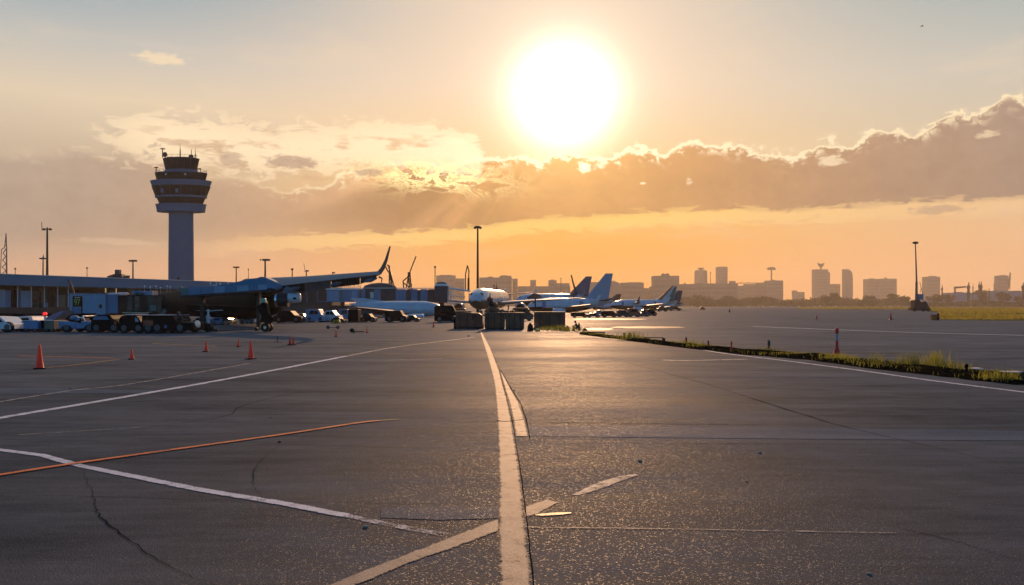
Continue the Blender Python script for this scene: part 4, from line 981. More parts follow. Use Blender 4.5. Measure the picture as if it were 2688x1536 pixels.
# ---------------------------------------------------------------- ground vehicles
VG = 'service vehicles parked along the stands'
def wheel(parent, x, y, r, w=0.22):
    g = MB().tube((x, y-w/2, r), (x, y+w/2, r), r, n=16).build('wheel', M_tyre, parent, smooth=30)
    MB().tube((x, y-w/2-.012, r), (x, y-w/2-.002, r), r*.55, n=12).build('rim', M_steel, g)
def vehicle(name, label, cat, px0, px1, base, body, wins=(), wh=(), W=1.8, wr=.33, extra=None, group=VG, flip=False, Y=None, up=1.0):
    """body: side outline polygons in px offset from px0 (x) and px above the wheels' foot line (z); seen side on"""
    Y = Y or gy(base); k = Y/F
    xc = ((px0+px1)/2-1344)*k; w = px1-px0
    t = thing(name, label, cat, (xc, Y+W/2, 0), 0, group)
    fx = lambda a: ((w-a) if flip else a)*k - w*k/2
    fz = lambda b_: b_*k*up
    for nm, poly, m, y0, y1 in body:
        MB().prism([(fx(a), fz(b_)) for a, b_ in poly], y0*W/2, y1*W/2).build(nm, m, t, bevel=.03 if nm in ('body', 'cab', 'box') else 0)
    for nm, poly, m in wins:
        MB().prism([(fx(a), fz(b_)) for a, b_ in poly], -W/2-.015, -W/2-.002).build(nm, m, t)
    for a in wh:
        for s_ in (-1, 1): wheel(t, fx(a), s_*(W/2-.12), wr)
    if extra: extra(t, fx, fz, W, k)
    return t
def shine(nm, a0, a1, b0, b1, m, ys=-1, d=.03):
    def f(t, fx, fz, W, k):
        x0, x1 = sorted((fx(a0), fx(a1))); y = ys*W/2
        MB().box(x0, x1, y-d, y-.003, fz(b0), fz(b1)).build(nm, m, t)
    return f
def multi(*fs):
    def f(*a):
        for g in fs: g(*a)
    return f
def headlamp(a, b_, r=.09, m=None):
    def f(t, fx, fz, W, k):
        for s_ in (-1, 1): MB().ell((fx(a), s_*(W/2-.22), fz(b_)), (r*.6, r, r)).build('headlight', m or M_bulb, t, smooth=True)
    return f
def roofrail(a0, a1, b_):
    def f(t, fx, fz, W, k):
        MB().box(min(fx(a0), fx(a1)), max(fx(a0), fx(a1)), -W/2+.1, W/2-.1, fz(b_), fz(b_)+.05).build('roof_panel', M_bright, t)
    return f
def driver(px, py, Y, label, lean=0.0, hat=None, scale=1.0, top=M_cloth, seat=True, flip=1):
    """seated or standing figure built on one continuous skin"""
    p = at(px, py, Y)
    t = thing('person', label, 'person', (p.x, p.y, p.z))
    return t
def skinned(name, joints, edges, m, parent, root=0):
    me = bpy.data.meshes.new(name); me.from_pydata([j[:3] for j in joints], edges, []); me.materials.append(m)
    o = bpy.data.objects.new(name, me); COL.objects.link(o); o.parent = parent
    sk = o.modifiers.new('skin', 'SKIN'); sk.use_smooth_shade = True
    for v, j in zip(me.skin_vertices[0].data, joints): v.radius = (j[3], j[4] if len(j) > 4 else j[3])
    me.skin_vertices[0].data[root].use_root = True
    ss = o.modifiers.new('sub', 'SUBSURF'); ss.levels = 1; ss.render_levels = 1
    return o
def person_seated(label, loc, rz, s=1.0, reach=0.35, head_m=None):
    """crouching / sitting figure facing +x, arms reaching forward"""
    t = thing('person', label, 'person', loc, rz); t.scale = (s, s, s)
    J = [(0,0,.22,.15,.13),(.04,0,.42,.14,.15),(.12,0,.62,.13,.17),(.15,0,.74,.06,.07),(.18,0,.80,.06),(.20,0,.90,.095,.085),(.21,0,.98,.07,.06),  # pelvis..head
         (.12,.19,.68,.065),(.28,.22,.48,.05),(.28+reach*.6,.14,.46,.038),(.36+reach*.6,.12,.47,.03),
         (.12,-.19,.68,.065),(.28,-.22,.48,.05),(.28+reach*.6,-.14,.46,.038),(.36+reach*.6,-.12,.47,.03),
         (.05,.12,.20,.095),(.42,.16,.42,.07),(.36,.15,.06,.05),(.50,.15,.035,.04),
         (.05,-.12,.20,.095),(.42,-.16,.42,.07),(.36,-.15,.06,.05),(.50,-.15,.035,.04)]
    E = [(0,1),(1,2),(2,3),(3,4),(4,5),(5,6),(2,7),(7,8),(8,9),(9,10),(2,11),(11,12),(12,13),(13,14),(0,15),(15,16),(16,17),(17,18),(0,19),(19,20),(20,21),(21,22)]
    b_ = skinned('body', J, E, M_cloth, t)
    MB().ell((.235, 0, .885), (.075, .07, .09), 10, 8).ell((.31, 0, .88), (.02, .014, .022), 6, 5).build('face', M_skin, t, smooth=True)
    for s_ in (-1, 1): 
        MB().ell((.30, s_*.028, .90), (.012, .012, .008), 6, 5).build('eye', M_black, t)
        h = MB().ell((.40+reach*.6, s_*.12, .47), (.04, .032, .018), 8, 6)
        for i in range(4): h.tube((.42+reach*.6, s_*.12-.024+.016*i, .472), (.475+reach*.6+.006*(i in (1, 2)), s_*.12-.024+.016*i, .455), .009, .007, 6)
        h.tube((.40+reach*.6, s_*.09, .47), (.43+reach*.6, s_*.07, .46), .010, .008, 6)
        h.build('hand', M_skin, t, smooth=True)
    MB().ell((.20, 0, .96), (.115, .105, .06), 12, 6).box(.25, .37, -.06, .06, .94, .955).build('cap', head_m or M_black, t)
    return t

# far left cluster
vehicle('service_van', 'white van with sloping bonnet, cut by the left edge of the photo', 'van', -40, 29, 872.5,
    [('body', [(0,8),(0,42),(40,40),(56,26),(66,22),(69,8)], M_white, -1, 1)],
    [('side_window', [(6,26),(6,38),(38,37),(48,27)], M_glassd)], (10,58), wr=.34, extra=headlamp(68, 15))
vehicle('estate_car', 'white estate car with dark windows behind the blue box trolley', 'car', 26, 94, 869,
    [('body', [(0,6),(0,20),(6,30),(14,37),(44,39),(56,38),(62,24),(68,20),(68,6)], M_white, -1, 1)],
    [('side_window', [(10,23),(18,34),(28,34),(28,23)], M_glassd), ('side_window', [(30,23),(30,34.5),(48,35),(54,23)], M_glassd)], (13,54), wr=.32, extra=headlamp(1, 15, m=M_yel))
def cart(name, label, px0, px1, base, box_m, h, y0=8, cat='baggage cart', lid=None, group='box trolleys in the left vehicle row'):
    w = px1-px0
    return vehicle(name, label, cat, px0, px1, base, [('box', [(0,y0),(0,h),(w,h),(w,y0)], box_m, -1, 1), ('chassis', [(1,y0-3),(1,y0-.3),(w-1,y0-.3),(w-1,y0-3)], M_dsteel, -.9, .9)],
        (), (w*.2, w*.8), W=1.5, wr=.16, group=group, extra=multi(shine('box_rim', 0, w, h-.8, h+.4, lid or M_bright), shine('drawbar', -5, 0, y0-3, y0-2, M_dsteel)))
cart('box_trolley', 'bright blue box trolley left of the red beacon', 61, 99, 872, M_blue, 31)
cart('box_trolley', 'grey box trolley directly below the red beacon', 116, 141, 872, M_tan, 31)
cart('box_trolley', 'black box filling the dark gap between the blue and the grey box trolleys', 100, 115.4, 871.5, M_black, 30, lid=M_dsteel)  # black box put in where a dark gap lies between the trolleys
p = gnd(118, 868.5)
g = thing('beacon_post', 'short white post with glowing red beacon above the grey box trolley', 'beacon', p)
kk = p.y/F
MB().tube((0, 0, 0), (0, 0, (867-829)*kk), .06).build('post', M_bulb, g)
MB().tube((0, 0, (867-829)*kk), (0, 0, (867-826)*kk), .12).build('collar', M_dsteel, g)
MB().ell((0, 0, (867-822.5)*kk), (.13, .13, .12), 12, 8).build('beacon_lens', M_redlamp, g, smooth=True)
# belt loader
def belt(t, fx, fz, W, k):
    MB().prism([(fx(0), fz(26)), (fx(6), fz(33)), (fx(44), fz(50)), (fx(56), fz(52)), (fx(50), fz(44)), (fx(30), fz(29)), (fx(16), fz(24))], -W/2+.1, W/2-.1).build('conveyor', M_bpan, t)
    MB().box(fx(14), fx(42), -W/2+.3, W/2-.3, fz(4), fz(24)).build('chassis', M_dsteel, t)
    MB().tube((fx(20), 0, fz(20)), (fx(44), 0, fz(48)), .06).build('lift_arm', M_steel, t)
vehicle('belt_loader', 'blue conveyor belt loader sloping up to the right before the bridge cab', 'belt loader', 110, 170, 868, [], (), (16,40), W=1.4, wr=.3, extra=belt)
# blue open pickup
def pick(t, fx, fz, W, k):
    MB().tube((fx(68), -W/2+.1, fz(27)), (fx(61), -W/2+.1, fz(43)), .03).tube((fx(68), W/2-.1, fz(27)), (fx(61), W/2-.1, fz(43)), .03).tube((fx(61), -W/2+.1, fz(43)), (fx(61), W/2-.1, fz(43)), .03).build('windscreen_frame', M_chrome, t)
    for a in (24, 44): MB().box(fx(a)-.2, fx(a)+.2, -.5, .5, fz(24), fz(37), top=(.7, .9)).build('seat', M_black, t)
    MB().ell((fx(26), -.2, fz(36)), (.28, .3, .22)).build('cargo_bag', M_bpan, t); MB().ell((fx(42), -.2, fz(33)), (.24, .3, .18)).build('cargo_bag', M_bblue, t)
    MB().box(fx(97), fx(104), -W/2+.05, W/2-.05, fz(14), fz(20)).build('grille', M_chrome, t)
vehicle('open_pickup', 'bright blue open topped pickup truck facing right below the bridge cab', 'pickup truck', 154, 260, 873,
    [('body', [(0,10),(0,30),(42,27),(43,24),(58,24),(58,28),(70,30),(96,29),(103,24),(105,12),(93,11),(90,18),(80,22),(70,18),(66,10),(34,10),(31,17),(20,20),(9,16),(6,10)], M_blue, -1, 1)],
    [('door_line', [(43,12),(43,24),(43.6,24),(43.6,12)], M_black)], (20,80), wr=.33, W=1.75, extra=multi(pick, headlamp(104, 21)))
vehicle('dark_truck', 'black box truck with pale windscreen under the right end of the bridge cab', 'truck', 238, 312, 873.5,
    [('body', [(0,8),(0,38),(8,45),(50,46),(58,36),(72,30),(74,8)], M_black, -1, 1)],
    [('windscreen', [(6,34),(10,43),(42,43.5),(48,34)], M_bpan)], (14,60), wr=.33, W=1.9, extra=multi(headlamp(73, 24, .12), shine('side_glint', 62, 68, 22, 30, M_rust)))
vehicle('dark_van', 'black van with rounded roof standing below the dark tunnel', 'van', 311, 374, 875,
    [('body', [(0,7),(1,36),(6,45),(20,48),(46,46),(54,38),(60,26),(63,22),(63,7)], M_black, -1, 1)],
    [('side_window', [(44,30),(44,42),(50,38),(54,30)], M_bblue)], (14,52), wr=.33, W=1.8, extra=multi(headlamp(62, 18), roofrail(14, 44, 48)))
def loader(t, fx, fz, W, k):
    MB().box(fx(0), fx(84), -W/2-.05, W/2, fz(47.2), fz(48.6)).build('deck_edge', M_bpan, t)
    MB().box(fx(4), fx(30), -W/2-.03, -W/2-.003, fz(20), fz(34)).build('side_locker', M_rust, t)
    for a in (88, 104): MB().tube((fx(a), -W/2+.15, fz(28)), (fx(a), -W/2+.15, fz(50)), .035).build('handrail', M_steel, t)
    MB().ell((fx(131), -.3, fz(22)), (.10, .5, .28)).build('headlight', M_bulb, t)
vehicle('cargo_loader', 'long black cargo loader with flat deck ending before the near jet nose wheel', 'cargo loader', 372, 507, 875.5,
    [('body', [(0,6),(0,47),(82,47),(90,30),(132,28),(135,8)], M_black, -1, 1)], [('vent', [(60,14),(60,22),(66,22),(66,14)], M_bpan)], (16,40,100), wr=.36, W=2.3, extra=loader)
pl = at(461, 846, 47.5); person_seated('person in dark clothes sitting on the black cargo loader, facing right', (pl.x, pl.y, pl.z-.25), 0, .9, head_m=M_steel)

# vehicles beyond the near jet, in front of the piers
def small_car(label, px0, px1, base, h, m, flip=False, cat='car', kind='parked_car', van=False, win=M_glassd, ex=None):
    w = px1-px0; Y = gy(base)
    if van: prof = [(0,3),(0,h*.92),(w*.06,h),(w*.72,h),(w*.84,h*.62),(w*.98,h*.52),(w,3)]
    else: prof = [(0,3),(0,h*.55),(w*.12,h*.62),(w*.24,h*.95),(w*.35,h),(w*.60,h),(w*.76,h*.62),(w*.97,h*.5),(w,3)]
    wn = [('side_window', [(w*.20,h*.62),(w*.28,h*.9),(w*.45,h*.9),(w*.45,h*.62)], win), ('side_window', [(w*.47,h*.62),(w*.47,h*.9),(w*.60,h*.9),(w*.70,h*.62)], win)]
    return vehicle(kind, label, cat, px0, px1, base, [('body', prof, m, -1, 1)], wn, (w*.2, w*.8), wr=min(.34, .2*h*Y/F+.1), W=1.7, flip=flip, extra=ex or headlamp(w-.5, h*.4, .1))
small_car('dark blue car seen under the near jet behind its nose wheel', 505, 545, 852, 18, M_navy)
small_car('pale blue van seen under the near jet, just right of its nose wheel', 556, 588, 853, 19, M_bpan, van=True, cat='van', kind='service_van')
small_car('dark teal car under the near jet between two blue vans', 578, 606, 850, 17, M_glassg)
small_car('blue white van seen under the near jet left of its main wheels', 626, 668, 850, 18, M_bblue, van=True, cat='van', kind='service_van', flip=True)
small_car('dark red tanker truck with pale stripe below the near jet wing root', 622, 684, 842, 34, M_dred, van=True, cat='truck', kind='tanker_truck', win=M_rust)
small_car('black car just right of the near jet main gear', 716, 792, 848, 32, M_black)
small_car('dark blue car beside the black car below the jet engine', 760, 806, 845, 22, M_navy, flip=True)
small_car('white and blue van right of the jet engine', 802, 850, 846, 34, M_bblue, van=True, cat='van', kind='service_van')
small_car('white car with dark windows right of the white and blue van', 843, 892, 845, 30, M_white)
small_car('low black car in front of the white car', 868, 902, 847, 14, M_black)
small_car('pale blue van with amber light before the tall black crate', 888, 922, 842, 30, M_bpan, van=True, cat='van', kind='service_van')
small_car('small black car right of the tall black crate', 946, 984, 846, 22, M_black)
small_car('black pickup under the long white jet', 1010, 1066, 846, 30, M_black, van=True, cat='pickup truck', kind='pickup_truck')
small_car('dark grey car under the nose of the long white jet', 1062, 1100, 845, 17, M_dsteel)
small_car('black van behind the nose of the long white jet', 1140, 1206, 846, 44, M_black, van=True, cat='van', kind='service_van')
small_car('dark brown van left of the rusty crate', 1166, 1222, 843, 34, M_rust, van=True, cat='van', kind='service_van', flip=True)
p = gnd(931, 846); k = p.y/F
g = thing('cargo_crate', 'tall black cargo crate standing left of the long white jet', 'crate', p)
MB().box(-13*k, 13*k, -.8, .8, .1, 34*k).build('crate_body', M_black, g, bevel=.04); MB().box(-13.5*k, 13.5*k, -.85, .85, 0, .097).build('pallet', M_dsteel, g)
for i, (px, py, m, lab) in enumerate(((912,844,M_torange,'glowing amber lamp on the ground before the tall black crate'),(884,849,M_yel,'yellow wheel chock lying before the white car'))):
    p = gnd(px, py); g = thing('wheel_chock' if i else 'ground_lamp', lab, 'chock' if i else 'lamp', p)
    MB().prism([(-.35,0),(-.3,.3),(.25,.38),(.4,0)], -.25, .25).build('block', m, g); MB().box(-.1, .1, -.27, -.253, .1, .2).build('lens', M_lit if not i else M_dsteel, g)

# dark vehicles in front of the distant jets
for (a, b_, base, h, m, van, lab) in ((1500,1545,834,14,M_black,True,'black van leftmost of those below the blue finned jet'),(1540,1578,834,12,M_navy,False,'navy car below the fin of the blue finned jet'),
    (1580,1622,833,17,M_black,True,'black van just right of the tall blue fin'),(1622,1652,832,18,M_dsteel,True,'dark grey van in the middle of the distant dark vehicles'),(1650,1682,832,22,M_rust,True,'tall brown truck left of the striped fin'),
    (1682,1704,831,18,M_navy,False,'navy car in front of the striped finned jet'),(1702,1724,829,17,M_black,True,'black van at the right end of the distant dark vehicles'),
    (1726,1754,818,14,M_dsteel,False,'grey car below the striped fin'),(1756,1790,816,12,M_black,False,'farthest black car at the end of the row of jets'),(1300,1345,842,20,M_black,False,'black car behind the two dark crates'),
    (1345,1400,842,34,M_crate,True,'tall dark brown truck between the two dark crates'),(1560,1600,828,14,M_bpan,False,'blue grey car behind the black vans under the blue fin'),(1838,1852,813.5,7,M_black,False,'tiny black car alone far out on the apron before the trees')):
    small_car(lab, a, b_, base, h, m, van=van, cat='van' if 'van' in lab else ('truck' if 'truck' in lab else 'car'), kind='service_van' if 'van' in lab else ('dark_truck' if 'truck' in lab else 'parked_car'))


for (a, b_, base, h, m, van, lab) in ((-30,22,859,36,M_matte,True,'dark van shape added to fill the gap behind the white van at the left edge'),(24,72,858,34,M_matte,True,'dark van shape added to fill the gap behind the white estate car'),
    (70,116,857,33,M_matte,True,'dark van shape added to fill the gap behind the blue box trolley'),(140,186,857,32,M_matte,True,'dark van shape added to fill the gap behind the belt loader'),(186,236,858,35,M_matte,True,'dark van shape added to fill the gap behind the blue open pickup'),
    (236,290,856,30,M_matte,False,'dark car shape added to fill the gap below the bridge cab'),(288,330,857,34,M_matte,True,'dark van shape added to fill the gap between the black truck and the rounded van'),
    (352,402,857,33,M_matte,True,'dark van shape added to fill the gap behind the rounded black van'),(430,482,856,32,M_matte,True,'dark van shape added to fill the gap behind the person on the cargo loader')):
    small_car(lab, a, b_, base, h, m, van=van, cat='van' if van else 'car', kind='service_van' if van else 'parked_car')  # second row of dark shapes, added to blacken bright gaps between the vehicles
# ---------------------------------------------------------------- big crates on the centre line
CG = 'large cargo containers on the taxi line'
def container(label, px0, px1, base, top, m, kind, Dp=1.5):
    p = gnd((px0+px1)/2, base); k = p.y/F; w = (px1-px0)*k; h = (base-top)*k
    t = thing('cargo_container', label, 'container', (p.x, p.y+Dp/2, 0), 0, CG)
    z0 = .12
    if kind == 0: MB().prism([(-w*.42,z0),(-w*.42,h),(w*.38,h*.95),(w*.5,h*.8),(w*.5,z0)], -Dp/2, Dp/2).build('body', m, t, bevel=.03)
    else: MB().box(-w/2, w/2, -Dp/2, Dp/2, z0, h).build('body', m, t, bevel=.04)
    nr = 6
    r = MB()
    for i in range(nr+1):
        x = -w*.42+(w*.80)*i/nr if kind == 0 else -w/2+.03+(w-.06)*i/nr
        MB().box(x-.025, x+.025, -Dp/2-.03, -Dp/2-.003, z0+.02, h*.97-(.1 if kind == 0 and i == nr else 0)).build('rib', M_dsteel if i % 2 else m, t)
    MB().box(-w/2*.96, w/2*.96, -Dp/2+.05, Dp/2-.05, .03, z0-.003).build('pallet', M_dsteel, t)
    for sx in (-.36, 0, .36): MB().box(w*sx-.06, w*sx+.06, -Dp/2+.06, Dp/2-.06, 0, .028).build('skid', M_black, t)
    if kind != 0:
        MB().box(-w/2-.03, w/2+.03, -Dp/2-.04, Dp/2+.03, h+.003, h+.045).build('lid', M_tan, t)
    else:
        MB().box(-w*.44, w*.1, -Dp/2-.03, Dp/2+.03, h+.003, h+.10).build('lid', M_tan, t)
        MB().box(-w*.5, -w*.425, -Dp/2, Dp/2, 0.02, h*.72).build('side_locker', M_black, t); MB().box(-w*.5, -w*.43, -Dp/2, Dp/2, h*.723, h*.79).build('locker_lid', M_bright, t)
        MB().box(-w*.30, w*.22, -Dp/2-.02, -Dp/2-.003, h*.5, h*.9).build('door_panel', mat('rust_patch', (0.20,0.05,0.02), 0.6, var=.5, scale=2), t)
    return t
container('rusty brown container with side locker below the nose-on jet', 1191, 1266, 863.5, 820, M_rust, 0)
container('dark container with bright rim right of the white pole', 1272, 1325, 865, 822, M_crate, 1)
container('dark slatted container, middle right of the dark pair, beside the gap', 1327, 1376, 865, 822, M_slat, 1)
container('brown grey container standing apart on the right near the grass', 1403, 1484, 861, 820, M_crate, 1)
p = gnd(1267, 862.5); k = p.y/F
g = thing('marker_pole', 'thin pale pole on a flat round base beside the rusty container', 'pole', p-Vector((0, .2, 0)))
MB().tube((0, 0, .03), (-.03, 0, 42*k), .05, .03).build('pole', M_bulb, g); MB().lathe([(.42,0),(.4,.02),(.05,.05)], n=20).build('base', M_white, g); MB().tube((0,0,.05),(0,0,.42),.11,.06).build('sleeve', M_tan, g)
# heap of luggage on the dark containers
bags = [(1280,818,9,10,M_rust),(1292,812,11,14,M_slat),(1306,818,11,11,M_slat),(1318,818,9,8,M_crate),(1290,797,9,11,M_wallm),(1300,802,8,10,M_rust),(1332,819,9,6,M_crate),(1345,819,8,6,M_black),(1286,786,8,9,M_crate)]
for i, (px, py, w, h, m) in enumerate(bags):
    lab = ['rusty brown bag at the left end of the heap on the dark container','large maroon sack second from the left in the heap on the dark container','maroon sack in the middle of the heap on the dark container','small dark sack at the right end of the heap on the left dark container','maroon sack stacked in the second layer of the heap','brown sack leaning at the right of the second layer of the heap','flat dark sack on the left half of the slatted dark container','flat black sack on the right half of the slatted dark container','dark sack topmost of the heap, beside the nose-on jet'][i]
    Y = 56.3; c = at(px, py, Y); k = Y/F
    g = thing('luggage_sack', lab, 'sack', c, 0, 'sacks heaped on the dark containers')
    MB().ell((0, 0, 0), (w*k, .4, h*k*.75), 10, 7).build('sack_body', m, g, smooth=True); MB().ell((w*k*.2, 0, h*k*.7), (w*k*.3, .12, h*k*.2), 8, 5).build('tied_neck', m, g, smooth=True)
pp = gnd(1511, 868); person_seated('person in dark clothes and cap crouching at the far end of the grass strip', (pp.x+.12, pp.y, 0), math.pi, .68)
for (px, py, w, h, m, lab) in ((1392,869,16,22,M_black,'black bag standing on the apron left of the grass tuft'),(1408,866,14,16,M_dsteel,'grey bag behind the black bag before the brown grey container'),(1411,870,14,8,M_bright,'shiny yellow white bag lying beside the black bag'),(1535,868,14,6,M_black,'low dark bag lying in the glare right of the crouching person'),(1489,868,12,13,M_tan,'small tan box beside the crouching person'),(1520,867,8,20,M_rust,'brown box directly behind the crouching person')):
    p = gnd(px, py); k = p.y/F; g = thing('bag', lab, 'bag', p)
    if m is M_bright: m = M_yel
    MB().box(-w*k/2, w*k/2, -.15, .15, 0, h*k*.8, top=(.75, .6)).build('bag_body', m, g, bevel=.04); MB().box(-w*k/6, w*k/6, -.02, .02, h*k*.8, h*k).build('bag_handle', M_dsteel, g)

# ---------------------------------------------------------------- cones, posts
CN = 'orange traffic cones on the apron'
def cone(label, px, base, top, lean=0, band=False, bw=1.0, m=None):
    p = gnd(px, base); k = p.y/F; h = (base-top)*k
    t = thing('traffic_cone', label, 'traffic cone', p, random.uniform(0, 1), CN)
    r = h*.21*bw
    c = MB().lathe([(r, .028), (r*.92, .05), (r*.55, h*.5), (r*.26, h*.97), (r*.20, h)], n=18).build('cone_body', m or M_orange, t, smooth=40)
    if band: MB().lathe([(r*.62, h*.44), (r*.47, h*.63)], n=18).build('reflective_band', mat('dull_band', (0.45,0.16,0.10), .5), t, smooth=True)
    q = r*1.32; MB().box(-q, q, -q, q, 0, .027, top=(.94, .94)).build('base_plate', M_black, t)
    if lean: t.rotation_euler.x = lean
    return t
cone('tall orange traffic cone nearest the camera at the left', 104, 968, 905, bw=.80)
cone('orange cone at the far end of the yellow line', 346, 943.5, 916)
cone('orange cone alone in front of the near jet main gear, with wide dark foot', 541, 923, 896)
cone('small orange cone just behind and left of the tall cone with spike', 626, 911, 890, bw=.8)
cone('orange cone with thin spike top, second largest on the apron', 658, 943, 896, bw=.85)
cone('left one of two orange cones standing close together', 761, 906, 883, bw=.9)
cone('right one of two orange cones standing close together', 770, 906, 884, bw=.9)
cone('small orange cone in front of the white car', 882, 884, 867, bw=.8)
cone('narrow orange cone at the end of the low bar', 963, 874, 858, bw=.7)
cone('dark orange cone left of the rusty container', 1138, 859, 845, bw=.9)
cone('tiny dark orange cone between the bar and the small cone', 929, 874, 867)
cone('dark red cone far out on the right taxiway', 2338, 840, 822, bw=1.15, m=M_red)
cone('small dark red cone far out left of the tall bollard', 2144, 838, 826, bw=1.0, m=M_red)
cone('tiny dark cone far out near the trees', 1915, 820, 810.5, bw=1.4, m=M_dred)
p = gnd(728, 898); g = thing('thin_stake', 'thin dark red stake with small foot behind the pair of cones', 'stake', p); k = p.y/F
MB().tube((0, 0, .02), (0, 0, 15*k), .02).build('stake', M_dred, g); MB().box(-.16, .16, -.1, .1, 0, .02).build('foot', M_black, g)
p = gnd(938, 874); k = p.y/F
g = thing('ground_bar', 'low red bar on the ground joined to the narrow cone', 'bar', p); MB().box(-14*k, 18*k, -.05, .05, .05, .12).build('bar', M_dred, g); MB().ell((-14*k, 0, .16), (.16, .1, .14)).build('weight', M_dsteel, g)
p = gnd(875, 864); k = p.y/F
g = thing('ground_bar', 'thin pale bar with round ends behind the small orange cone', 'bar', p); MB().box(-14*k, 12*k, -.03, .03, .08, .13).build('bar', M_tan, g)
for s_ in (-14, 12): MB().ell((s_*k, 0, .14), (.13, .06, .13)).build('end_weight', M_steel, g)

# tall red and white bollard
p = gnd(2197, 938); k = p.y/F; Zb = lambda py: (938-py)*k
g = thing('bollard', 'tall red and white striped bollard on a cone foot beside the grass strip', 'bollard', p)
MB().box(-.30, .30, -.24, .24, 0, .03, top=(.9, .9)).build('base_plate', M_black, g)
MB().lathe([(.17, .03), (.11, Zb(926)), (.07, Zb(914))], n=20).build('cone_foot', M_redt, g, smooth=40)
MB().lathe([(.043, Zb(914)), (.043, Zb(895))], n=16).build('lower_tube', M_redt, g, smooth=40)
MB().lathe([(.0425, Zb(894.9)), (.0425, Zb(876))], n=16).build('white_band', mat('dull_white_band', (0.36,0.34,0.37), 0.6), g, smooth=40)
MB().lathe([(.043, Zb(875.9)), (.058, Zb(870)), (.062, Zb(865)), (.038, Zb(861.5))], n=16).build('red_cap', M_redt, g, smooth=60)
MB().ell((0, 0, Zb(861)), (.04, .04, .018)).build('top_lens', M_bblue, g, smooth=True)
PG = 'short marker posts along the grass strip'
def post(label, px, base, top, w, m, kind=0):
    p = gnd(px, base); k = p.y/F; h = (base-top)*k; r = w*k/2*1.3
    t = thing('marker_post', label, 'post', p, 0, PG)
    if kind == 0:
        MB().box(-r, r, -r, r, 0, h*.94).build('post', m, t); MB().box(-r*1.25, r*1.25, -r*1.25, r*1.25, h*.943, h).build('post_cap', M_black, t)
    elif kind == 1:
        MB().lathe([(r*1.1,0),(r*.8,h*.25),(r*.6,h*.5),(r*.9,h*.62),(r*.6,h*.78),(r*.9,h*.88),(r*.5,h)], n=12).build('post', m, t, smooth=50)
        MB().ell((0, -r*.2, h*.9), (r*.7, r*.7, h*.06)).build('lamp', M_bulb if 'pale' in label else M_redt, t, smooth=True)
        MB().box(r*.6, r*1.9, -r*.3, r*.3, h*.05, h*.22).build('side_bracket', M_dsteel, t)
    elif kind == 2:
        MB().lathe([(r*.75,0),(r*.7,h*.45),(r*.45,h*.6),(r*.75,h*.7),(r*.7,h*.9),(r*.3,h)], n=12).build('post', m, t, smooth=50)
        MB().box(-r*1.1, r*1.1, -r*1.1, r*1.1, 0, .02).build('foot', M_black, t)
    return t
post('first dark square post beyond the low rail at the far end of the strip', 1639, 885, 873.5, 4.4, M_dsteel)
post('second dark square post, close right of the first one', 1654, 886, 873.5, 3, M_dsteel)
post('thin dark post joined to a low cross rail in the strip', 1693.5, 899.5, 884.5, 2.2, M_black)
post('stubby dark post at the left end of the short cross rail', 1712, 900.5, 891, 5.5, M_dsteel)
post('dark square post before the bare patch, left of the red post', 1743.5, 901.5, 887.5, 3.6, M_dsteel)
post('red post with pale lamp head in the strip', 1801.5, 907, 884.5, 5, M_redt, 1)
post('tiny dark red post just right of the red post', 1816, 905, 897.5, 3.5, M_dred)
post('brown post with pale lamp head between the red post and the brown plain post', 1859.5, 915.5, 893.5, 5, M_redt, 1)
post('plain dark brown post halfway along the strip', 1920, 924, 895.5, 5, M_redt, 2)
post('dark post with bright pale lamp top left of the tall bollard', 2018.5, 923, 892, 7, M_dsteel, 1)
post('small weathered post among the grass right of the tall bollard', 2326, 962, 944, 6, M_tan, 2)
post('black pointed post near the right end of the strip', 2537, 985, 955, 10, M_black, 2)
post('dark post cut by the right edge of the photo', 2687, 1006, 977, 6, M_wallm, 0)
post('orange and black post standing at the corner of the far grass field', 2452, 840.5, 826, 9, M_torange, 0)
post('black post standing close beside the orange post at the far field corner', 2462.5, 841, 822, 7, M_black, 2)
for (xa, ya, xb, yb, z, lab) in ((1543,878,1588,879,.5,'low dark rail at the far end of the grass strip'),(1668,892,1743,894,.25,'thin low rail between the thin post and the dark square post')):
    A = gnd(xa, ya); B = gnd(xb, yb); g = thing('low_rail', lab, 'rail', (A+B)/2); h_ = (B-A)/2
    k = A.y/F; zt = 6*k if z > .3 else 7*k
    MB().tube(-h_+Vector((0,0,zt)), h_+Vector((0,0,zt)), .035 if z > .3 else .02).build('rail', M_dsteel, g)
    for s_ in (-1, -.1, .9): MB().tube(h_*s_, h_*s_+Vector((0,0,zt)), .03).build('rail_post', M_dsteel, g)
for (px, py, w, lab) in ((2558,971,32,'flat pale board lying behind the grass strip'),(2652,980,50,'second flat pale board lying at the right end of the grass strip')):
    p = gnd(px, py); k = p.y/F; g = thing('board', lab, 'board', p); MB().box(-w*k/2, w*k/2, -.12, .12, .02, .05).build('plank', M_white, g); MB().box(-w*k/2, w*k/2, -.10, .10, 0, .018).build('batten', M_dsteel, g)
M_pebble = mat('pale_pebble', (0.34,0.27,0.22), 0.9, var=0.3, scale=30, bump=0.5, spec=0.1)
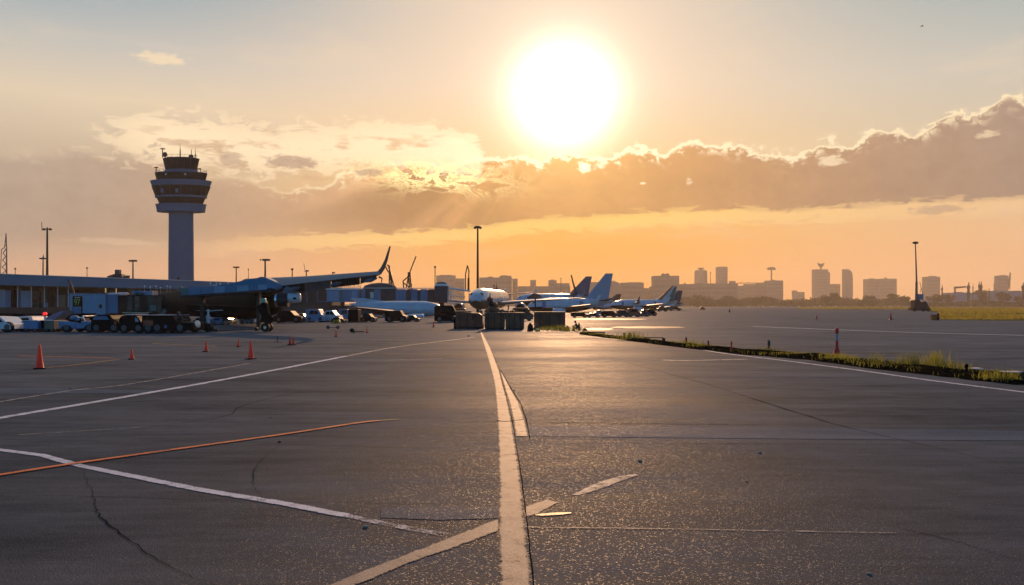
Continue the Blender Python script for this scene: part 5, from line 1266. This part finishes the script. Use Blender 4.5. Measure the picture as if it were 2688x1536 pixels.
# small stones scattered on the asphalt: countable bits only
for i, (px, py, r, lab) in enumerate(((960,1385,.03,'small brown stone beside the end of the worn white line'),(1350,1026,.03,'pale stone right of the patched taxi line'),(1960,1265,.02,'pale pebble alone on the right side of the apron'),(2280,1508,.022,'pale pebble nearest the camera at the lower right'),(1680,1212,.035,'flat sunlit chip of asphalt right of the faint mark'),(712,1096,.02,'tiny bright pebble above the orange line'),(186,1022,.05,'pale scrap at the left behind the long white line'),(1995,1190,.03,'flat pale chip above the right side pebble'),(734,1161,.03,'small dark stone below the orange line'),(1230,883,.10,'shiny pale scrap just left of the taxi line far end'))):
    p = gnd(px, py); g = thing('stone', lab, 'stone', p); MB().ell((0, 0, r*.25), (r*.8, r*.6, r*.35), 7, 5).build('stone_body', M_dsteel if 'dark' in lab else M_pebble, g)

# ---------------------------------------------------------------- masts
MG = 'lamp masts behind the terminals'
def mast(label, px, top, Y, w=.22, head='double', base_py=None, extra=None, m=None):
    p = at(px, HZ, Y); k = Y/F; h = EYE+(HZ-top)*k
    t = thing('lamp_mast', label, 'lamp mast', (p.x, Y, 0), 0, MG)
    m = m or M_dsteel
    MB().tube((0, 0, 0), (0, 0, h-.3*k), w, w*.55, 10).build('pole', m, t)
    if head == 'double':
        MB().box(-9*k, 9*k, -.1, .1, h-6*k, h-5*k).build('cross_arm', m, t)
        for s_ in (-1, 1): MB().ell((s_*8*k, 0, h-5*k), (4.5*k, .5, 3*k)).build('lamp_head', m, t)
    elif head == 'trio':
        MB().box(-8*k, 8*k, -.1, .1, h-3.4*k, h-2.5*k).build('cross_arm', m, t)
        for s_ in (-1, 0, 1): MB().box(s_*6.5*k-2.6*k, s_*6.5*k+2.6*k, -.5, .5, h-3*k-2.2*k, h-3*k+2.4*k).build('lamp_head', m, t)
    elif head == 'flat':
        MB().box(-7*k, 7*k, -.5, .5, h-3.5*k, h, top=(1.1, 1)).build('lamp_head', m, t)
    elif head == 'wide':
        MB().box(-6*k, 12*k, -.6, .6, h-5*k, h).build('lamp_head', m, t); MB().ell((-12*k, 0, h-2.2*k), (2.2*k, .4, 2.4*k)).build('lamp_head', m, t); MB().box(-14*k, 10*k, -.1, .1, h-2.6*k, h-2*k).build('cross_arm', m, t)
    elif head == 'side':
        MB().box(-1*k, 6*k, -.3, .3, h-4*k, h-.3*k).build('lamp_head', m, t)
    elif head == 'ring':
        MB().lathe([(1.0*k, 0), (9*k, 1.5*k), (9.6*k, 4*k), (6*k, 6.5*k), (1*k, 7*k)], (0, 0, h-6*k), n=14).build('lamp_ring', m, t)
        for i in range(8):
            a = 2*math.pi*i/8; MB().box(8.6*k*math.cos(a)-1.8*k, 8.6*k*math.cos(a)+1.8*k, 8.6*k*math.sin(a)-1.8*k, 8.6*k*math.sin(a)+1.8*k, h-6.5*k, h-1.5*k+random.uniform(-.6, .9)*k).build('lamp_head', m, t)
    elif head is None: pass
    if extra: extra(t, k, h)
    return t
mast('tall dark lamp mast with two lamp heads and side aerial at the far left', 124, 597, 230, .45, 'double', extra=lambda t, k, h: MB().tube((-13.5*k, 0, h-9*k), (-14.5*k, 0, h+14*k), .8*k).build('aerial', M_dsteel, t))
mast('short lamp mast with one flat head directly left of the tall dark mast', 113, 677, 230, .28, 'flat', extra=lambda t, k, h: MB().lathe([(2.6*k, 0), (1.2*k, 5*k), (.2*k, 10*k)], (1*k, 0, h), 8).build('cone_cap', M_bpan, t))
mast('lamp mast with a trio of lamp heads left of the control tower', 349, 682, 230, .32, 'trio')
mast('small lamp mast with one flat head right of the control tower', 620, 700, 260, .30, 'flat')
mast('wide headed lamp mast rising behind the bridge canopy', 696, 680, 240, .42, 'wide')
mast('lamp mast with slanting aerial above the near jet wing', 804, 709, 240, .28, 'side', extra=lambda t, k, h: MB().tube((-3*k, 0, h-3*k), (-6.5*k, 0, h+18*k), .6*k).box(-5*k, 1*k, -.2, .2, h-4*k, h-2.6*k).build('aerial', M_dsteel, t))
mast('smallest lamp mast just left of the big winglet', 873, 714, 240, .2, 'side')
mast('tall lamp mast with round lamp ring behind the nose-on jet', 1254, 594, 160, .30, 'ring')
mast('thin lamp mast with small round head on the rooftop far right of the jets', 2025, 702, 2960, 4.3, 'ring')
AP = 'plain thin poles on the skyline'
def pole(label, px, top, Y, r=.16, m=None, cap=False):
    p = at(px, HZ, Y); k = Y/F; h = EYE+(HZ-top)*k
    t = thing('thin_pole', label, 'pole', (p.x, Y, 0), 0, AP); m = m or M_dsteel
    MB().tube((0, 0, 0), (0, 0, h), r, r*.7, 8).build('pole', m, t); MB().box(-r*1.6, r*1.6, -r, r, h-.3-r, h+.05).build('pole_cap', m, t)
    return t
pole('thin dark pole on the roofline right of the lattice mast at the left edge', 40, 704, 230, .13)
pole('thin dark pole on the roofline midway between tall mast and roof plant', 228.5, 702, 230, .13)
pole('thin dark pole above the blue bridge just left of the canopy', 652, 706, 230, .10)
pole('stout dark pole above the near jet wing root', 767, 705, 240, .22)
pole('thin dark pole left of the domed rotunda', 1142, 699, 190, .14)
pole('thin dark pole on the long brown block behind the jets', 1472.5, 730, 1700, 1.2)
pole('thin reddish pole close right of the capped round tower', 2020-12*0+0 if False else 1865, 715, 2960, 2.1, M_dred)
pole('thin dark pole beside the nose-on jet wing, right of the sunlit roof', 1297, 748, 190, .1)
# lattice masts, cranes
def lattice(label, pts, Y, r, m=M_dsteel, name='lattice_mast', cat='lattice mast', braces=True):
    """pts: list of px polylines; drawn as struts"""
    k = Y/F; x0 = pts[0][0][0]; p = at(x0, HZ, Y)
    t = thing(name, label, cat, (p.x, Y, 0))
    for i, pl_ in enumerate(pts):
        m_ = MB()
        for a, b_ in zip(pl_, pl_[1:]):
            A = Vector(((a[0]-x0)*k, 0, max(0, EYE+(HZ-a[1])*k))); B = Vector(((b_[0]-x0)*k, 0, max(0, EYE+(HZ-b_[1])*k)))
            m_.tube(A, B, r, n=6)
        m_.build('strut' if len(pl_) < 4 else 'lattice', m, t)
    return t
def zigzag(x0, y0, x1, y1, w0, w1, n):
    P = []
    for i in range(n+1):
        t = i/n; s_ = 1 if i % 2 else -1; P.append((x0+(x1-x0)*t+s_*(w0+(w1-w0)*t)/2, y0+(y1-y0)*t))
    return P
lattice('hazy grey lattice mast with two legs at the left edge of the photo', [[(1,805),(1,720),(4,655),(12,650)],[(12,650),(16,612)],[(19,805),(18,650),(16,612)],[(15,805),(17,655)],zigzag(10,720,12,655,12,6,7),zigzag(16.5,655,16,625,4,1,6)], 420, .22, mat('hazy_steel',(0.20,0.19,0.19),.7))
lattice('reddish lattice tower crane just right of the big winglet', [[(1022,760),(1022,698),(1016,696)],[(1030,760),(1023,716)],[(1037,762),(1026,722),(1020,700)],zigzag(1023,712,1031,760,5,9,9),[(1012,700),(1018,712),(1026,720)]], 215, .20, M_dred, 'tower_crane', 'crane')
lattice('dark lattice crane with long thin raised jib right of the reddish crane', [[(1075,760),(1072,718)],[(1080,762),(1076,716)],[(1066,758),(1074,716)],[(1058,738),(1070,728),(1074,716)],[(1058,738),(1060,758)],[(1070,716),(1078,716)],[(1076,714),(1092,673)],[(1058,742),(1072,752)],zigzag(1073,718,1078,760,4,12,7)], 215, .18, M_dsteel, 'tower_crane', 'crane')
lattice('thin reddish crane with bent jib left of the central tall mast', [[(1231,765),(1231,728)],[(1222,765),(1222,720),(1227,697),(1231,712),(1230,728)],[(1228,765),(1229,730)],zigzag(1229.5,730,1229.5,765,3,3,8)], 215, .17, M_dred, 'tower_crane', 'crane')
lattice('tiny hazy crane standing on the far building at the right edge', [[(2646,760),(2648,735),(2652,715)],[(2650,760),(2652,722)],zigzag(2648,755,2652,716,4,3,8)], 2500, 1.6, M_dsteel, 'tower_crane', 'crane')
lattice('hazy gantry crane with horizontal beam above the blue far buildings', [[(2505,772),(2505,757)],[(2508,772),(2508,752)],[(2504,754),(2536,752)],[(2504,757),(2536,754)],zigzag(2506,755,2535,753,1,1,10)], 1500, .8, M_dsteel, 'gantry_crane', 'crane')
lattice('thin dark aerial beside the red mast truck', [[(2414.5,740),(2418,756)],[(2418,756),(2415,770)],[(2418,754),(2422,772),(2422,790)]], 243, .07, M_dsteel, 'aerial', 'aerial')

# red mast truck
p = gnd(2413, 817.5); k = p.y/F
t = thing('mast_truck', 'dark red truck carrying a tall pale lamp mast before the far grass field', 'mast truck', p)
X_ = lambda px: (px-2413)*k; Z = lambda py: max(0, (817.5-py)*k)
MB().prism([(X_(2395),Z(814)),(X_(2396),Z(788)),(X_(2409),Z(787)),(X_(2414),Z(794)),(X_(2421),Z(790)),(X_(2427),Z(793)),(X_(2434),Z(806)),(X_(2435),Z(814))], -1.2, 1.2).build('body', M_dred, t, bevel=.1)
MB().box(X_(2390), X_(2437), -1.25, 1.25, Z(815.5), Z(808)).build('chassis', M_dred, t)
for a in (2396, 2418, 2431):
    w_ = MB().tube((X_(a), -1.35, .55), (X_(a), -1.0, .55), .55, n=14).build('wheel', M_tyre, t)
MB().box(X_(2408), X_(2420), -.9, .9, Z(786.8), Z(772)).build('control_box', M_bpan, t)
MB().box(X_(2416), X_(2421), -1.28, -1.253, Z(815), Z(812)).build('step', M_white, t)
mp = MB().tube((X_(2405.5), 0, Z(788)), (X_(2406), 0, Z(740)), .42, .34).tube((X_(2406), 0, Z(740)), (X_(2403), 0, Z(640)), .26, .16).build('mast', M_tan, t)
hd = MB().lathe([(.2,0),(.8,.2),(.85,.6),(.3,.8)], (X_(2403), 0, Z(641)), 12).box(X_(2397), X_(2409), -.3, .3, Z(640), Z(636.5)).build('lamp_head', M_dsteel, mp)

# small bird
p = at(2420, 69, 60); t = thing('bird', 'tiny dark bird alone high in the sky at the right', 'bird', p)
MB().rings([[(x, r*math.cos(a), r*math.sin(a)*.9) for a in [2*math.pi*j/8 for j in range(8)]] for x, r in ((-.14,.004),(-.06,.02),(.02,.028),(.08,.02),(.10,.018),(.12,.014),(.15,.003))]).build('body', M_black, t, smooth=True)
for s_ in (-1, 1): wing_loft([((.05, s_*.02, .01), (-.03, s_*.02, .01), .012), ((.04, s_*.10, .05), (-.04, s_*.10, .05), .008), ((-.02, s_*.20, .02), (-.05, s_*.20, .02), .003)]).build('bird_wing', M_black, t)

# ---------------------------------------------------------------- city on the horizon
CB = 'hazy city buildings on the horizon'
def building(label, px0, px1, top, Y, shape='box', m=None, extra=None, depth=None):
    Y = Y*2.3; k = Y/F; xc = ((px0+px1)/2-1344)*k; w = (px1-px0)*k; h = EYE+(HZ-top)*k; dp = depth or max(12, w*.6)
    t = thing('city_building', label, 'building', (xc, Y, 0), 0, CB); m = m or M_city
    if shape == 'box': MB().box(-w/2, w/2, 0, dp, 0, h).build('wall', m, t)
    elif shape == 'round': MB().lathe([(w/2*.97, 0), (w/2, h*.5), (w/2*.97, h*.94), (w/2*.90, h)], (0, w/2, 0), 28).build('wall', m, t, smooth=40)
    elif shape == 'curve': MB().prism([(-w/2, 0), (-w/2, h*.5), (-w/2*.98, h), (w*.05, h*.985), (w*.3, h*.95), (w*.44, h*.88), (w/2, h*.75), (w/2, 0)], 0, dp).build('wall', m, t)
    elif shape == 'flare': MB().prism([(-w*.36, 0), (-w/2, h), (w/2, h), (w*.46, 0)], 0, dp).build('wall', m, t)
    # window bands, one recessed strip per storey
    n = max(2, int(h/14)); 
    if shape in ('box', 'flare') and w > 10 and m is M_city:
        rr = random.Random(int(px0))
        for i in range(n):
            z = h*(.12+.84*i/n); a = rr.uniform(.02, .12); b_ = rr.uniform(.02, .12)
            MB().box(-w/2*(1-a), w/2*(1-b_), -.25, -.05, z, z+h/n*.38).build('window_band', M_cityg, t)
    MB().box(-w/2*.99, w/2*.99, -.4, dp, h+.02, h+.5).build('parapet', m, t) if shape == 'box' else MB().box(-w*.22, w*.1, 1, 6, h-.1, h+1).build('roof_plant', m, t)
    if extra: extra(t, k, w, h)
    return t
def bump(a, b_, dz, m=None, name='roof_plant'):
    def f(t, k, w, h): MB().box(-w/2+w*a, -w/2+w*b_, 2, 8, h+.52, h+.5+dz*k).build(name, m or M_city, t)
    return f
CY = 1250.0
building('broad block with low roof plant behind the domed rotunda', 1145, 1195, 723.5, 900, extra=multi(bump(.2, .8, 1.2)))
building('pale narrower block right of the one behind the rotunda', 1196, 1219, 731.5, 920)
building('wide stepped brown block right of the central tall mast', 1258, 1344, 729, 880, extra=multi(bump(.26, .42, 2.4), bump(.62, .98, 4.8), bump(.68, .84, 6)))
building('narrow lower block at the right foot of the wide stepped block', 1345, 1359, 732, 885)
building('long low brown block stretching behind the jets', 1360, 1497, 752, 860)
building('small square tower on the long low brown block', 1392, 1407, 735.5, 905)
building('small wide tower right of the square one above the long low block', 1440, 1461, 736, 905, extra=bump(.3, .7, 1.8))
building('block just left of the purple fin with dark right edge', 1457, 1495, 744, 850)
building('brown block between the purple fin and the tall blue fin', 1546, 1592, 741, 900)
building('rounded block immediately right of the tall blue fin', 1598, 1629, 738, 880, 'curve')
building('long flat block right of the rounded block with tiny roof mast', 1631, 1690, 742.5, 905, extra=bump(.3, .9, 1))
building('low small block before the big square block', 1706, 1720, 753, 905)
building('low continuous block running under the big square block', 1690, 1790, 757, 915)
building('big square block with rooftop machinery above the striped fin', 1717, 1783, 724.5, 900, extra=multi(bump(.30, .62, 4.6), bump(.35, .40, 7), bump(.5, .58, 6.5)))
building('wide lower block joining the big square block to the round tower', 1783, 1828, 746.5, 910, extra=bump(.3, .4, 3))
building('very wide low block below the two towers', 1826, 1937, 744.5, 930)
building('round drum shaped tower with flat disc on its roof', 1827, 1861, 709, 1240, 'round', extra=lambda t, k, w, h: (MB().lathe([(4.5*k*.5, 0), (9*k, 4*k), (7*k, 6*k)], (0, w/2, h+1), 16).build('roof_disc', M_city, t)))
building('tall plain rectangular tower right of the drum shaped tower', 1883, 1910, 701.5, 1240, extra=bump(.05, .95, 1))
building('small block with flat top beside the very wide low block', 1916, 1931, 738, 1100)
building('low block under the left end of the roof bridge', 1938, 1956, 750.5, 1100)
building('block under the middle of the roof bridge', 1956, 1986, 746, 1105)
building('block with stepped left edge under the right of the roof bridge', 1988, 2015, 745, 1100, extra=bump(0, .42, 1.5))
building('large block with thin chimney mast at the end of the roof bridge', 2014, 2056, 737, 1090, extra=lambda t, k, w, h: MB().prism([(-w*.25, h+.5), (-w*.2, h+3*k), (w*.15, h+1), ], 2, 6).build('roof_gable', M_city, t))
k = 2484/F; t = thing('roof_bridge', 'long thin roof bridge spanning the low blocks left of the chimney mast', 'bridge', (((1935+2014)/2-1344)*k, 2484, 0))
for i in range(4):
    a, b_ = 1935+i*20-1974.5, 1935+(i+1)*20-1974.5
    MB().prism([(a*k, EYE+60*k+(i % 2)*.6), ((a+b_)/2*k, EYE+61.5*k), (b_*k, EYE+60.5*k), (b_*k, EYE+59.2*k), (a*k, EYE+58.6*k)], 0, 4).build('span', M_cityg, t)
    MB().box(a*k-.4, a*k+.4, 1, 2, 0, EYE+58.4*k).build('bridge_pier', M_city, t)
building('small twin gabled building on the low rise left of the bowl topped tower', 2081, 2093, 763, 1300, 'flare'); building('pale small block right of the twin gabled building', 2095, 2112, 767, 1300)
building('tall tower with bowl shaped sculpture on its roof', 2139, 2174, 707.5, 1280, extra=lambda t, k, w, h: (MB().box(w/2+.01, w/2+5*k, 1, w*.6, 0, h-7*k).build('side_wing', M_city, t),
    MB().tube((0, 6, h), (0, 6, h+7*k), 2*k).build('sculpture_stem', M_dsteel, t), MB().prism([(-3*k, h+6*k), (3*k, h+6*k), (7.5*k, h+12*k), (9*k, h+18.5*k), (5*k, h+15.5*k), (-5*k, h+15.5*k), (-9*k, h+18.5*k), (-7.5*k, h+12*k)], 4, 8).build('sculpture_bowl', M_dsteel, t)))
building('short flared block between the bowl topped tower and the curved tower', 2180, 2206, 746, 1300, 'flare')
building('slim tower with curved right shoulder', 2216, 2239, 706.5, 1280, 'curve')
building('left one of the two hazy slab blocks side by side', 2275, 2309, 733, 1300, extra=bump(.2, .6, 1.5))
building('right one of the two hazy slab blocks side by side', 2311.5, 2354, 732, 1300, extra=bump(.28, .4, 3))
building('lone square block right of the red mast truck', 2432, 2468, 727, 1250, extra=bump(.2, .75, 2.2))
building('hazy block with stepped left side near the right edge', 2620, 2647, 724, 1200, extra=multi(bump(.25, .8, 1.4), lambda t, k, w, h: MB().box(-w/2-3.5*k, -w/2-.01, 1, w*.5, 0, h-20*k).build('side_wing', M_city, t)))
building('long low blue wall building at the right beyond the field', 2502, 2588, 769, 700, m=M_cityb, extra=bump(.1, .3, 2, M_cityb))
building('ribbed blue hangar at the right edge beyond the field', 2618, 2700, 764, 690, m=M_cityb, extra=lambda t, k, w, h: [MB().box(-w/2+(a)*k-.5, -w/2+a*k+.5, -.3, -.05, 0, h*.85).build('wall_rib', M_city, t) for a in (10, 16, 22, 28)])
building('low hall running between the lone square block and the blue wall building', 2425, 2520, 787, 640, m=M_cityb)
for (px, top, lab, r) in ((2542,741,'tall narrow cypress shaped mast left of the pair above the blue wall',1.3),(2554,744,'thin faint mast between the two dark ones above the blue wall',.4),(2570,738,'forked dark mast above the dark tree',.7),(2575,740,'stout dark mast close to the forked one',1.2),(2596,757,'small thin mast right of the blue wall building',.6),(2685,742,'dark narrow mast at the right edge of the photo',1.2),(2473,748,'leaning dark mast at the right of the lone square block',.7),(1303,745,'thin dark pole beside the taller one, left of the wide brown block',.2)):
    Y = 1400 if px > 1400 else 192; r = r*(2.2 if px > 1400 else 1); pq = at(px, HZ, Y); kk = Y/F; h = EYE+(HZ-top)*kk
    g = thing('skyline_mast', lab, 'mast', (pq.x, Y, 0), 0, 'dark thin masts on the right skyline'); MB().tube((0,0,0),(0,0,h*.55),r*.6,r).tube((0,0,h*.55),(r*.3,0,h),r,r*.25).build('mast_shaft', M_dsteel, g); MB().ell((0,0,h*.8),(r*1.1,r,h*.1)).build('mast_head', M_dsteel, g)

# ---------------------------------------------------------------- trees
M_leafd = grass_mat('dark_foliage', (0.018,0.026,0.012), (0.035,0.040,0.016))
M_bark = mat('bark', (0.03,0.022,0.016), 0.9, var=.3)
def leaf_cloud(cs, n, size, rng):
    """cs: list of (centre, radii); returns mesh data of leaf clumps through their volume"""
    vs = []; fs = []
    for c, r in cs:
        for _ in range(n):
            while True:
                q = Vector((rng.uniform(-1, 1), rng.uniform(-1, 1), rng.uniform(-.9, 1)))
                if q.length < 1: break
            q = q*(0.55+0.45*rng.random())/max(.35, q.length**.5)
            p_ = Vector((c[0]+q.x*r[0], c[1]+q.y*r[1], max(.2, c[2]+q.z*r[2])))
            s_ = size*rng.uniform(.5, 1.3); a = Vector((rng.gauss(0, 1), rng.gauss(0, 1), rng.gauss(0, 1))).normalized(); u = a.orthogonal().normalized(); w = a.cross(u); k = len(vs)
            vs += [p_-u*s_-w*s_*.6, p_+u*s_-w*s_*.5, p_+u*s_*.8+w*s_*.7, p_-u*s_*.7+w*s_*.6]; fs.append((k, k+1, k+2, k+3))
    return vs, fs
def mesh_obj(name, vs, fs, m, parent=None):
    me = bpy.data.meshes.new(name); me.from_pydata(vs, [], fs); me.materials.append(m)
    o = bpy.data.objects.new(name, me); COL.objects.link(o); o.parent = parent; return o
TG = 'trees one can tell apart along the horizon'
def tree(label, px, top, w, Y, seed):
    rng = random.Random(seed); k = Y/F; h = EYE+(HZ-top)*k; W = w*k; pq = at(px, HZ, Y)
    t = thing('tree', label, 'tree', (pq.x, Y, 0), 0, TG)
    m = MB(); m.tube((0, 0, 0), (.1, 0, h*.35), h*.04, h*.03); m.tube((.1, 0, h*.34), (W*.15, 0, h*.7), h*.028, h*.01); m.tube((.1, 0, h*.34), (-W*.2, .3, h*.66), h*.025, h*.01); m.build('trunk', M_bark, t)
    cs = [((rng.uniform(-.36, .36)*W, rng.uniform(-.3, .3)*W, h*rng.uniform(.42, .80)), (W*rng.uniform(.16, .28), W*.25, h*rng.uniform(.14, .22))) for _ in range(8)]+[((0, 0, h*.62), (W*.3, W*.3, h*.36))]
    v, f = leaf_cloud(cs, 110, .45*Y/600, rng); mesh_obj('crown', v, f, M_leafd, t); return t
trees = [(1852,771,62,'broad low tree in front of the very wide low block'),(1905,774,60,'broad low tree left of the large block with chimney mast'),(1985,779,50,'rounded tree under the roof bridge'),(2012,777,46,'tree just left of the foot of the large block'),
    (2168,773,40,'tree at the foot of the bowl topped tower'),(2189,766,22,'small pointed tree between the bowl topped tower and the short flared block'),(2290,772,44,'rounded tree before the left slab block'),(2345,769,36,'dark tree before the right slab block'),(2375,776,32,'small tree left of the red mast truck'),
    (2458,767,44,'dark tree at the foot of the lone square block'),(2492,771,30,'tree left of the long low blue wall building'),(2574,757,34,'dark tree rising above the blue wall building'),(2632,759,46,'dark tree before the ribbed blue hangar'),(2676,776,22,'small dark tree at the right edge of the photo')]
for i, (px, top, w, lab) in enumerate(trees): tree(lab, px, top, w, 1380+(i % 4)*25, 100+i)
rng = random.Random(77); cs = []
px = 1700
while px < 2740:
    Y = rng.uniform(1300, 1560); k = Y/F; h = EYE+(HZ-(781+4*math.sin(px*.031)+rng.uniform(-3, 4)))*k; W = rng.uniform(14, 26)*k
    if px > 2380: h *= .62
    cs.append((((px-1344)*k, Y, h*.45), (W*.7, 18, h*.55))); px += rng.uniform(5, 9)
v, f = leaf_cloud(cs, 170, 1.35, rng)
tag(mesh_obj('woods', v, f, M_leafd), 'long low dark mass of woods along the far side of the airfield', 'woods', kind='stuff')
# low hills far behind
v = []; n_ = 60
for i in range(n_+1):
    x = -3600+i*140; z = 10+16*abs(mnoise.noise(Vector((i*.17, 2, 3)))); v += [(x, 3200, 0), (x, 3350, z), (x, 3900, 0)]
tag(mesh_obj('hills', v, [(i*3+a, i*3+a+1, i*3+a+4, i*3+a+3) for i in range(n_) for a in (0, 1)], M_turf), kind='structure')

# ---------------------------------------------------------------- haze
HAZE = 0.00014
if HAZE:
    m = bpy.data.materials.new('haze'); m.use_nodes = True; n = m.node_tree; n.nodes.remove(n.nodes['Principled BSDF'])
    pv = n.nodes.new('ShaderNodeVolumePrincipled'); pv.inputs['Density'].default_value = HAZE; pv.inputs['Color'].default_value = (0.96, 0.84, 0.70, 1); pv.inputs['Anisotropy'].default_value = 0.35
    n.links.new(pv.outputs[0], n.nodes['Material Output'].inputs['Volume'])
    hz_ = MB().box(-3900, 3900, -60, 4000, -1.0, 175); o = hz_.build('haze', m); tag(o, 'warm evening haze over the airfield', 'haze', kind='stuff')
    m.cycles.homogeneous_volume = True if hasattr(m.cycles, 'homogeneous_volume') else None
